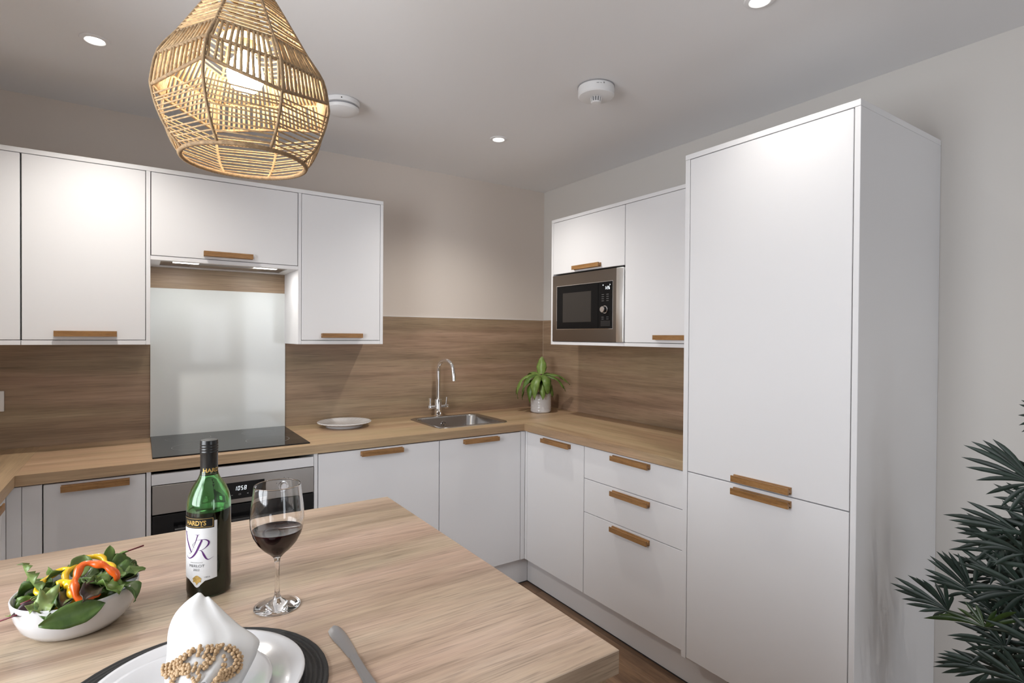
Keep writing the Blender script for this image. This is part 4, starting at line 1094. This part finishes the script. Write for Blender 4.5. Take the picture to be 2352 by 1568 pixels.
M['red_stem'] = plain('red_leaf_stem', (0.14, 0.012, 0.020), 0.4)
M['leaf_pot'] = leafgreen('dracaena_leaf', (0.075, 0.140, 0.022), (0.185, 0.28, 0.065), 0.4)
M['leaf_palm'] = leafgreen('palm_leaf', (0.006, 0.016, 0.011), (0.017, 0.036, 0.026), 0.5)
M['leaf_palm_light'] = leafgreen('palm_leaf_lighter', (0.012, 0.032, 0.005), (0.03, 0.06, 0.010), 0.38)
M['palm_stem'] = plain('palm_stem', (0.022, 0.030, 0.016), 0.6, var=0.3)

def leaf_verts(L_, W_, bend, cup, wave, wn_, nx=12, ny=6, base=0.12, peak=0.5, tip=0.0, rs=None):
    """Grid for one leaf along +x from the origin; bend curls it downward along its length."""
    rows = []
    x = z = 0.0; ang = 0.0; ds = L_/nx
    for i in range(nx + 1):
        s = i/nx
        w = W_*(base + (1 - base)*sin(pi*min(1, s/peak)/2)) if s < peak else W_*(tip + (1 - tip)*cos(pi/2*((s - peak)/(1 - peak))**1.4))
        row = []
        for j in range(ny + 1):
            t = j/ny*2 - 1
            zz = cup*w*(abs(t)**1.5) + wave*W_*sin(wn_*s*2*pi + (1.5 if t > 0 else 0))*abs(t)**2
            row.append(Vector((x - sin(ang)*zz, t*w/2*(1 + (wave*0.5*sin(wn_*2.3*s*2*pi))), z + cos(ang)*zz)))
        rows.append(row)
        ang -= bend/nx
        x += ds*cos(ang); z += ds*sin(ang)
    return rows

def add_grid(bm, rows, mtx):
    V = [[bm.verts.new(mtx @ p) for p in r] for r in rows]
    for A, B in zip(V[:-1], V[1:]):
        for j in range(len(A) - 1):
            try: bm.faces.new((A[j], A[j + 1], B[j + 1], B[j]))
            except ValueError: pass

def orient(p, d, up=(0, 0, 1), roll=0.0):
    """Matrix placing +x along d with +z as close to up as possible."""
    d = Vector(d).normalized(); u = Vector(up)
    y = u.cross(d)
    if y.length < 1e-4: y = Vector((0, 1, 0)).cross(d)
    y.normalize(); z = d.cross(y)
    m = Matrix(((d.x, y.x, z.x, p[0]), (d.y, y.y, z.y, p[1]), (d.z, y.z, z.z, p[2]), (0, 0, 0, 1)))
    return m @ Matrix.Rotation(roll, 4, 'X')

# ------------------------------------------------------------------ salad bowl
SBX, SBY = -2.440, -1.925
sb = finish('salad_bowl', lathe(bmesh.new(), [(0, 0.003), (0.046, 0.003), (0.048, 0), (0.052, 0), (0.062, 0.004), (0.0735, 0.016), (0.0810, 0.034), (0.0850, 0.055), (0.0857, 0.0615), (0.0845, 0.0632), (0.0828, 0.0615), (0.0805, 0.053), (0.0765, 0.034), (0.0690, 0.018), (0.055, 0.008), (0, 0.007)], (SBX, SBY, WT + 0.0003), 72), M['ceramic'], None, True)
tag(sb, 'white ceramic salad bowl on the left of the island', 'bowl')
vd = Vector((SBX + 2.352, SBY + 3.089, 0)).normalized(); rd = Vector((vd.y, -vd.x, 0))
ZR = WT + 0.063
def loc(u, v, w): return Vector((SBX, SBY, ZR)) + rd*u + vd*v + Vector((0, 0, w))
def ldir(u, v, w): return rd*u + vd*v + Vector((0, 0, w))
GRP = 'salad leaves in the white bowl'
COMMON = 'small green salad leaf among others in the white bowl'
def salad_leaf(p, d, L_, W_, mat='leaf_salad', bend=0.8, cup=0.25, wave=0.12, wn_=2.0, roll=0.0, label=None, up=(0, 0, 1), stem=None, **kw):
    bm = bmesh.new()
    mt = orient(p, d, up, roll)
    add_grid(bm, leaf_verts(L_, W_, bend, cup, wave, wn_, **kw), mt)
    o = finish('salad_leaf', bm, M[mat], None, True)
    sm = o.modifiers.new('thickness', 'SOLIDIFY'); sm.thickness = 0.0006
    tag(o, label or COMMON, 'salad leaf', GRP)
    if stem:
        q = mt @ Vector((-stem, 0, 0.001)); q2 = mt @ Vector((L_*0.35, 0, 0.001))
        s_ = finish('stem', tube(bmesh.new(), [q, mt @ Vector((0, 0, 0.0015)), q2], [0.0014, 0.0013, 0.0007], 7), M['red_stem'], o, True)
        s_['label'] = 'thin dark red stem'
    return o
r3 = random.Random(21)
# filling of the bowl
for k in range(26):
    a = r3.uniform(0, 2*pi); rr = r3.uniform(0.010, 0.052)
    p = loc(rr*cos(a), rr*sin(a), r3.uniform(-0.014, 0.012))
    side = 'left half' if cos(a)*rr < -.012 else ('right half' if cos(a)*rr > .012 else 'middle')
    lbl = ('small dark red leaf among the greens in the %s of the bowl' if k % 7 == 3 else 'small plain green leaf lying in the %s of the salad bowl') % side
    b = a + r3.uniform(-.7, .7)
    salad_leaf(p, ldir(cos(b), sin(b), r3.uniform(-0.05, 0.55)), r3.uniform(.044, .062), r3.uniform(.024, .036), 'leaf_red' if k % 7 == 3 else 'leaf_salad', r3.uniform(.4, 1.3), .3, .16, r3.uniform(1.5, 3), r3.uniform(-.6, .6), lbl)
# leaves that can be told apart
salad_leaf(loc(-.040, -.02, .002), ldir(-.72, .15, .80), .066, .020, 'leaf_pale', -0.5, .35, .35, 3.5, 0.5, 'pale lobed leaf curling up at the left end of the bowl', base=.5)
salad_leaf(loc(-.030, -.040, -.004), ldir(-1, -.1, .02), .052, .022, 'leaf_red', .3, .3, .1, 2, -0.5, 'dark red-veined leaf pointing left over the bowl rim', stem=.0)
salad_leaf(loc(-.062, -.042, -.008), ldir(.9, .1, .10), .040, .016, 'leaf_salad', .4, .3, .1, 2, 0.3, 'leaf whose long red stem sticks out left of the bowl', stem=.030)
salad_leaf(loc(-.058, -.030, .004), ldir(.9, .2, .12), .040, .018, 'leaf_pale', .3, .3, .2, 2, 0.4, 'pale folded leaf with short red stalk by the left rim', stem=.012)
salad_leaf(loc(-.046, -.091, -.014), ldir(1, .06, .10), .082, .036, 'leaf_salad', .12, .12, .05, 1.5, 1.35, 'large dark leaf hanging over the front of the bowl')
salad_leaf(loc(-.058, -.066, .001), ldir(.85, .1, .35), .056, .036, 'leaf_pale', .9, .2, .35, 3, 0.75, 'pale frilly leaf at the front left rim of the bowl', base=.3)
salad_leaf(loc(-.002, .000, .016), ldir(.30, .25, .85), .036, .031, 'leaf_pale', .4, .2, .06, 1.5, 0.0, 'round pale green leaf standing behind the orange pepper', up=(0.2, -1, .4), base=.5, peak=.55)
salad_leaf(loc(.038, .020, .014), ldir(.25, .2, .95), .038, .018, 'leaf_salad', .4, .2, .05, 1.5, 0.2, 'upright leaf at the back right of the bowl', up=(0.2, -1, .4))
salad_leaf(loc(.072, .035, .030), ldir(-.85, -.1, -.15), .040, .016, 'leaf_salad', .2, .3, .1, 2, 0.3, 'leaf with a red stem pointing up right', stem=.024)
salad_leaf(loc(.045, .005, .005), ldir(.55, .1, .60), .042, .030, 'leaf_salad', 1.4, .5, .1, 2, -0.5, 'curled green leaf at the right end of the bowl', up=(0.2, -1, .6))
salad_leaf(loc(.058, -.020, -.003), ldir(.75, .2, .55), .042, .022, 'leaf_pale', .8, .4, .12, 2, 0.4, 'light green leaf leaning on the right rim')
salad_leaf(loc(.040, -.035, -.004), ldir(.9, .3, .30), .045, .015, 'leaf_red', .3, .3, .1, 2, 0.0, 'narrow purple leaf lying along the right rim')
salad_leaf(loc(-.012, .030, .020), ldir(-.6, -.15, -.05), .040, .018, 'leaf_salad', .4, .3, .15, 2, 0.6, 'dark leaf with a red stem tip behind the yellow pepper', stem=.016)
salad_leaf(loc(.006, -.055, .006), ldir(.6, .3, .15), .045, .032, 'leaf_salad', .5, .2, .12, 2, 0.7, 'dark leaf seen through the orange pepper ring')
salad_leaf(loc(-.010, -.045, .004), ldir(.8, .35, .15), .045, .03, 'leaf_salad', .6, .2, .12, 2, 0.5, 'dark leaf between the orange and yellow pepper')

M['pepper_orange'] = plain('orange_pepper', (0.78, 0.12, 0.012), 0.22, coat=0.3, var=0.25, vscale=60)
M['pepper_yellow'] = plain('yellow_pepper', (0.82, 0.50, 0.012), 0.22, coat=0.3, var=0.15, vscale=60)
def pepper(p, nrm, R, mat, label, span=(0, 2*pi), th=0.0048, lob=3, ph=0.0, sq=1.0):
    """Lobed slice of pepper in the plane whose normal is nrm."""
    nrm = Vector(nrm).normalized(); ux = Vector((0, 0, 1)).cross(nrm).normalized(); uy = nrm.cross(ux)
    n = 40; pts = []; rs = []
    closed = span[1] - span[0] > 6.28
    for k in range(n if closed else n + 1):
        a = span[0] + (span[1] - span[0])*k/n
        r_ = R*(1 + 0.13*cos(lob*a + ph) + 0.05*cos(2*lob*a + 1))
        pts.append(Vector(p) + ux*r_*cos(a) + uy*r_*sin(a)*sq + nrm*0.0035*sin(2*a + ph))
        rs.append(th*(1 + 0.22*sin(lob*a*2 + ph)))
    if not closed: rs[0] *= .5; rs[-1] *= .5
    o = finish('pepper_slice', tube(bmesh.new(), pts, rs, 10, closed=closed), mat, None, True)
    return tag(o, label, 'pepper slice', 'pepper slices on the salad')
tw = -vd
pepper(loc(.020, -.054, .024), tw*0.95 + Vector((0, 0, .60)) + rd*0.1, .0265, M['pepper_orange'], 'orange-red pepper ring lying on top of the salad', span=(-0.35, 5.05), th=.0054, ph=.6)
pepper(loc(.016, -.004, .022), tw*0.55 + Vector((0, 0, .8)) + rd*0.05, .030, M['pepper_yellow'], 'yellow pepper ring arching behind the orange one', th=.0045, ph=2.0)
pepper(loc(-.020, -.042, .006), tw*0.8 + Vector((0, 0, .55)) - rd*0.5, .0175, M['pepper_yellow'], 'thick yellow pepper piece left of the orange ring', span=(-2.2, 2.2), th=.0070, ph=1.0)
pepper(loc(-.024, .004, .014), tw*0.35 + Vector((0, 0, .95)) - rd*0.2, .026, M['pepper_yellow'], 'yellow pepper strip near the pale leaf on the left', span=(0.6, 4.4), th=.0042, ph=.3)

# ------------------------------------------------------------------ potted plant
QX, QY = -0.215, -0.262
pot = thing('potted_plant', 'small leafy plant in a ribbed white pot in the worktop corner', 'plant', (QX, QY, WT))
prof = [(0, 0.002), (0.056, 0.002), (0.060, 0.0), (0.0640, 0.004)]
for k in range(11):
    z = 0.008 + k*0.0103
    prof += [(0.0655, z), (0.0668, z + 0.004), (0.0655, z + 0.0085)]
prof += [(0.0650, 0.1225), (0.0635, 0.1235), (0.0615, 0.1225), (0.0600, 0.1080), (0.0600, 0.1000)]
finish('pot', lathe(bmesh.new(), prof, (QX, QY, WT + 0.0003), 56, mod=lambda a, i: 1 + 0.006*sin(5*a + i*1.3)), M['ceramic'], pot, True)
finish('soil', lathe(bmesh.new(), [(0, 0.112), (0.03, 0.113), (0.0598, 0.107)], (QX, QY, WT), 28), plain('potting_soil', (0.012, 0.010, 0.008), 0.9), pot)
finish('stem', tube(bmesh.new(), smoothpath([(QX, QY, WT + 0.10), (QX + .004, QY - .002, WT + .15), (QX, QY, WT + .20), (QX - .002, QY, WT + .245)], 4), [0.0105]*4 + [0.0095]*4 + [0.0080]*5, 10), plain('woody_stem', (0.13, 0.085, 0.04), 0.7, var=0.4, vscale=80), pot, True)
pvd = Vector((QX + 2.352, QY + 3.089, 0)).normalized(); prd = Vector((pvd.y, -pvd.x, 0))
def pot_leaf(u, v, w, L_, W_, bend, z0=0.235, roll=0.0):
    d = prd*u + pvd*v + Vector((0, 0, w))
    bm = bmesh.new()
    h = Vector((d.x, d.y, 0)); h = h.normalized()*0.006 if h.length > 0.05 else Vector((0, 0, 0))
    add_grid(bm, leaf_verts(L_*1.34, W_*1.4, bend*1.08, -0.22, 0.09, 2.2, nx=14, ny=6, base=.35, peak=.42), orient((QX + h.x, QY + h.y, WT + z0), d, roll=roll))
    o = finish('leaf', bm, M['leaf_pot'], pot, True)
    sm = o.modifiers.new('thickness', 'SOLIDIFY'); sm.thickness = 0.0008
for q in [(0.02, .35, 1.0, .105, .046, .35), (-.95, -.15, .55, .200, .042, 2.3), (-.9, .35, .45, .190, .038, 1.9), (-.75, -.55, .50, .150, .040, 1.9),
          (-.25, -.75, .42, .185, .044, 2.4), (.32, -.75, .50, .150, .044, 2.5), (.85, .05, .45, .155, .036, 1.4), (.95, -.2, .30, .150, .032, 1.5),
          (.45, .65, .55, .130, .036, 1.5), (-.45, .6, .60, .150, .038, 1.6), (-.55, -.65, .25, .170, .038, 2.2, .215), (.12, -.9, .15, .130, .036, 1.9, .205),
          (.60, -.45, .10, .120, .034, 1.8, .210), (-.95, .1, .20, .160, .034, 1.9, .215)]:
    pot_leaf(*q)

# ------------------------------------------------------------------ palm
TRX, TRY = -0.44, -2.92
pal = thing('potted_palm', 'tall dark green fan palm at the right edge by the tall unit', 'plant', (TRX, TRY, 0))
finish('pot', lathe(bmesh.new(), [(0, 0.004), (0.105, 0.004), (0.110, 0.0), (0.118, 0.02), (0.140, 0.24), (0.146, 0.255), (0.140, 0.262), (0.128, 0.25), (0.125, 0.225), (0.0, 0.225)], (TRX, TRY, 0.0005), 48), plain('charcoal_plant_pot', (0.05, 0.05, 0.052), 0.6), pal, True, 40)
STEMS = [(TRX, TRY, 1.35, -.03), (TRX + .03, TRY + .05, 1.05, .03), (TRX - .03, TRY + .03, 0.80, .06)]
for sx, sy, sh, lean in STEMS:
    finish('trunk', tube(bmesh.new(), smoothpath([(sx, sy, 0.22), (sx + lean*.2, sy + lean*.5, 0.22 + (sh - .22)*.5), (sx + lean*.4, sy + lean, sh)], 5), 0.011, 9), M['palm_stem'], pal, True)
CAMV = Vector((-0.95, -0.30, 0.05))
def leaflet(hub, tip, width, sag):
    hub = Vector(hub); tip = Vector(tip); ax_ = tip - hub; L_ = ax_.length
    side = ax_.cross(CAMV).normalized(); nrm = side.cross(ax_).normalized()
    if nrm.dot(CAMV) < 0: nrm = -nrm
    rows = []
    for i in range(9):
        s = i/8
        w = width*(0.22 + 0.78*min(1, s/0.5)) if s < 0.7 else width*max(0.0, 1 - ((s - 0.7)/0.3)**1.5)
        c_ = hub + ax_*s + Vector((0, 0, sag*L_*sin(pi*s)))
        rows.append([c_ + side*w/2 - nrm*w*0.16, c_ + nrm*w*0.10, c_ - side*w/2 - nrm*w*0.16])
    bm = bmesh.new(); add_grid(bm, rows, Matrix.Identity(4))
    return bm
for k, (hub, tips) in enumerate(FANS):
    src = min(STEMS, key=lambda s: abs(s[2] - hub[2]) + (0.4 if s[2] < hub[2] - .1 else 0))
    top = Vector((src[0] + src[3]*.4, src[1] + src[3], min(src[2], max(0.32, hub[2] - 0.12))))
    hv = Vector(hub); midp = (top + hv)/2 + Vector((0, 0, 0.05))
    fr = finish('frond', tube(bmesh.new(), smoothpath([top, midp, hv], 6), [0.0042]*4 + [0.0030]*9, 7), M['palm_stem'], pal, True)
    for tp_ in tips:
        L_ = (Vector(tp_) - hv).length
        finish('leaflet', leaflet(hub, tp_, min(0.0125, 0.0065 + 0.042*L_), rnd.uniform(.02, .09)), M['leaf_palm_light' if k == 4 else 'leaf_palm'], fr, True)
# denser fronds towards the stems
r5 = random.Random(8)
for hy, hz, hx, a0, n_, ln in ((-2.600, 0.795, -.36, 165, 10, .13), (-2.640, 0.665, -.34, 190, 11, .13), (-2.665, 0.845, -.40, 150, 10, .14), (-2.680, 0.760, -.50, 175, 11, .14), (-2.695, 0.62, -.46, 170, 11, .15),
                               (-2.575, 0.715, -.33, 140, 10, .11), (-2.640, 0.470, -.38, 185, 10, .14), (-2.700, 0.93, -.38, 165, 11, .14), (-2.690, 0.55, -.55, 200, 10, .13), (-2.655, 0.58, -.30, 150, 9, .12), (-2.59, 0.64, -.40, 120, 9, .10),
                               (-2.715, 0.80, -.33, 180, 12, .14), (-2.730, 0.70, -.42, 160, 12, .15), (-2.735, 0.90, -.48, 190, 12, .14), (-2.720, 0.57, -.36, 175, 12, .14), (-2.74, 1.00, -.42, 170, 11, .14), (-2.745, 0.63, -.55, 150, 12, .14), (-2.705, 0.49, -.45, 200, 11, .14), (-2.66, 0.735, -.28, 200, 11, .12), (-2.635, 0.60, -.50, 165, 11, .12), (-2.76, 0.83, -.50, 175, 12, .15), (-2.755, 0.53, -.50, 170, 12, .15), (-2.62, 0.86, -.46, 185, 9, .11)):
    hv = Vector((hx, hy, hz))
    top = Vector((TRX, TRY + .02, max(0.32, hz - 0.15)))
    fr = finish('frond', tube(bmesh.new(), smoothpath([top, (top + hv)/2 + Vector((0, 0, 0.05)), hv], 6), 0.0032, 7), M['palm_stem'], pal, True)
    for j in range(n_):
        b = radians(a0 - 85 + 170*j/(n_ - 1) + r5.uniform(-5, 5))
        l_ = ln*(0.75 + 0.25*cos(radians(-85 + 170*j/(n_ - 1))))*r5.uniform(.9, 1.08)
        tp_ = hv + Vector((r5.uniform(-.05, .03), -l_*cos(b), l_*sin(b)*0.9))
        finish('leaflet', leaflet(hv, tp_, min(0.0125, 0.0065 + 0.042*l_), r5.uniform(.02, .10)), M['leaf_palm'], fr, True)
# fronds on the far side of the plant, outside the frame
for k in range(7):
    a = radians(-150 + 38*k); z = 0.75 + 0.10*(k % 4)
    hv = Vector((TRX + .0, TRY, z)) + Vector((0.20*cos(a), -0.10 + 0.14*sin(a) - 0.10, 0.05))
    if hv.x > -0.12: hv.x = -0.20
    fr = finish('frond', tube(bmesh.new(), smoothpath([(TRX, TRY, z - .12), ((TRX + hv.x)/2, (TRY + hv.y)/2, z), hv], 5), 0.0045, 7), M['palm_stem'], pal, True)
    out = Vector((hv.x - TRX, hv.y - TRY, 0)).normalized(); sd = Vector((-out.y, out.x, 0))
    for j in range(9):
        b = radians(-80 + 20*j)
        tp_ = hv + (out*cos(b) + sd*sin(b))*0.15 + Vector((0, 0, 0.03*cos(b)))
        if tp_.x > -0.03: tp_.x = -0.03
        finish('leaflet', leaflet(hv, tp_, 0.016, .06), M['leaf_palm'], fr, True)
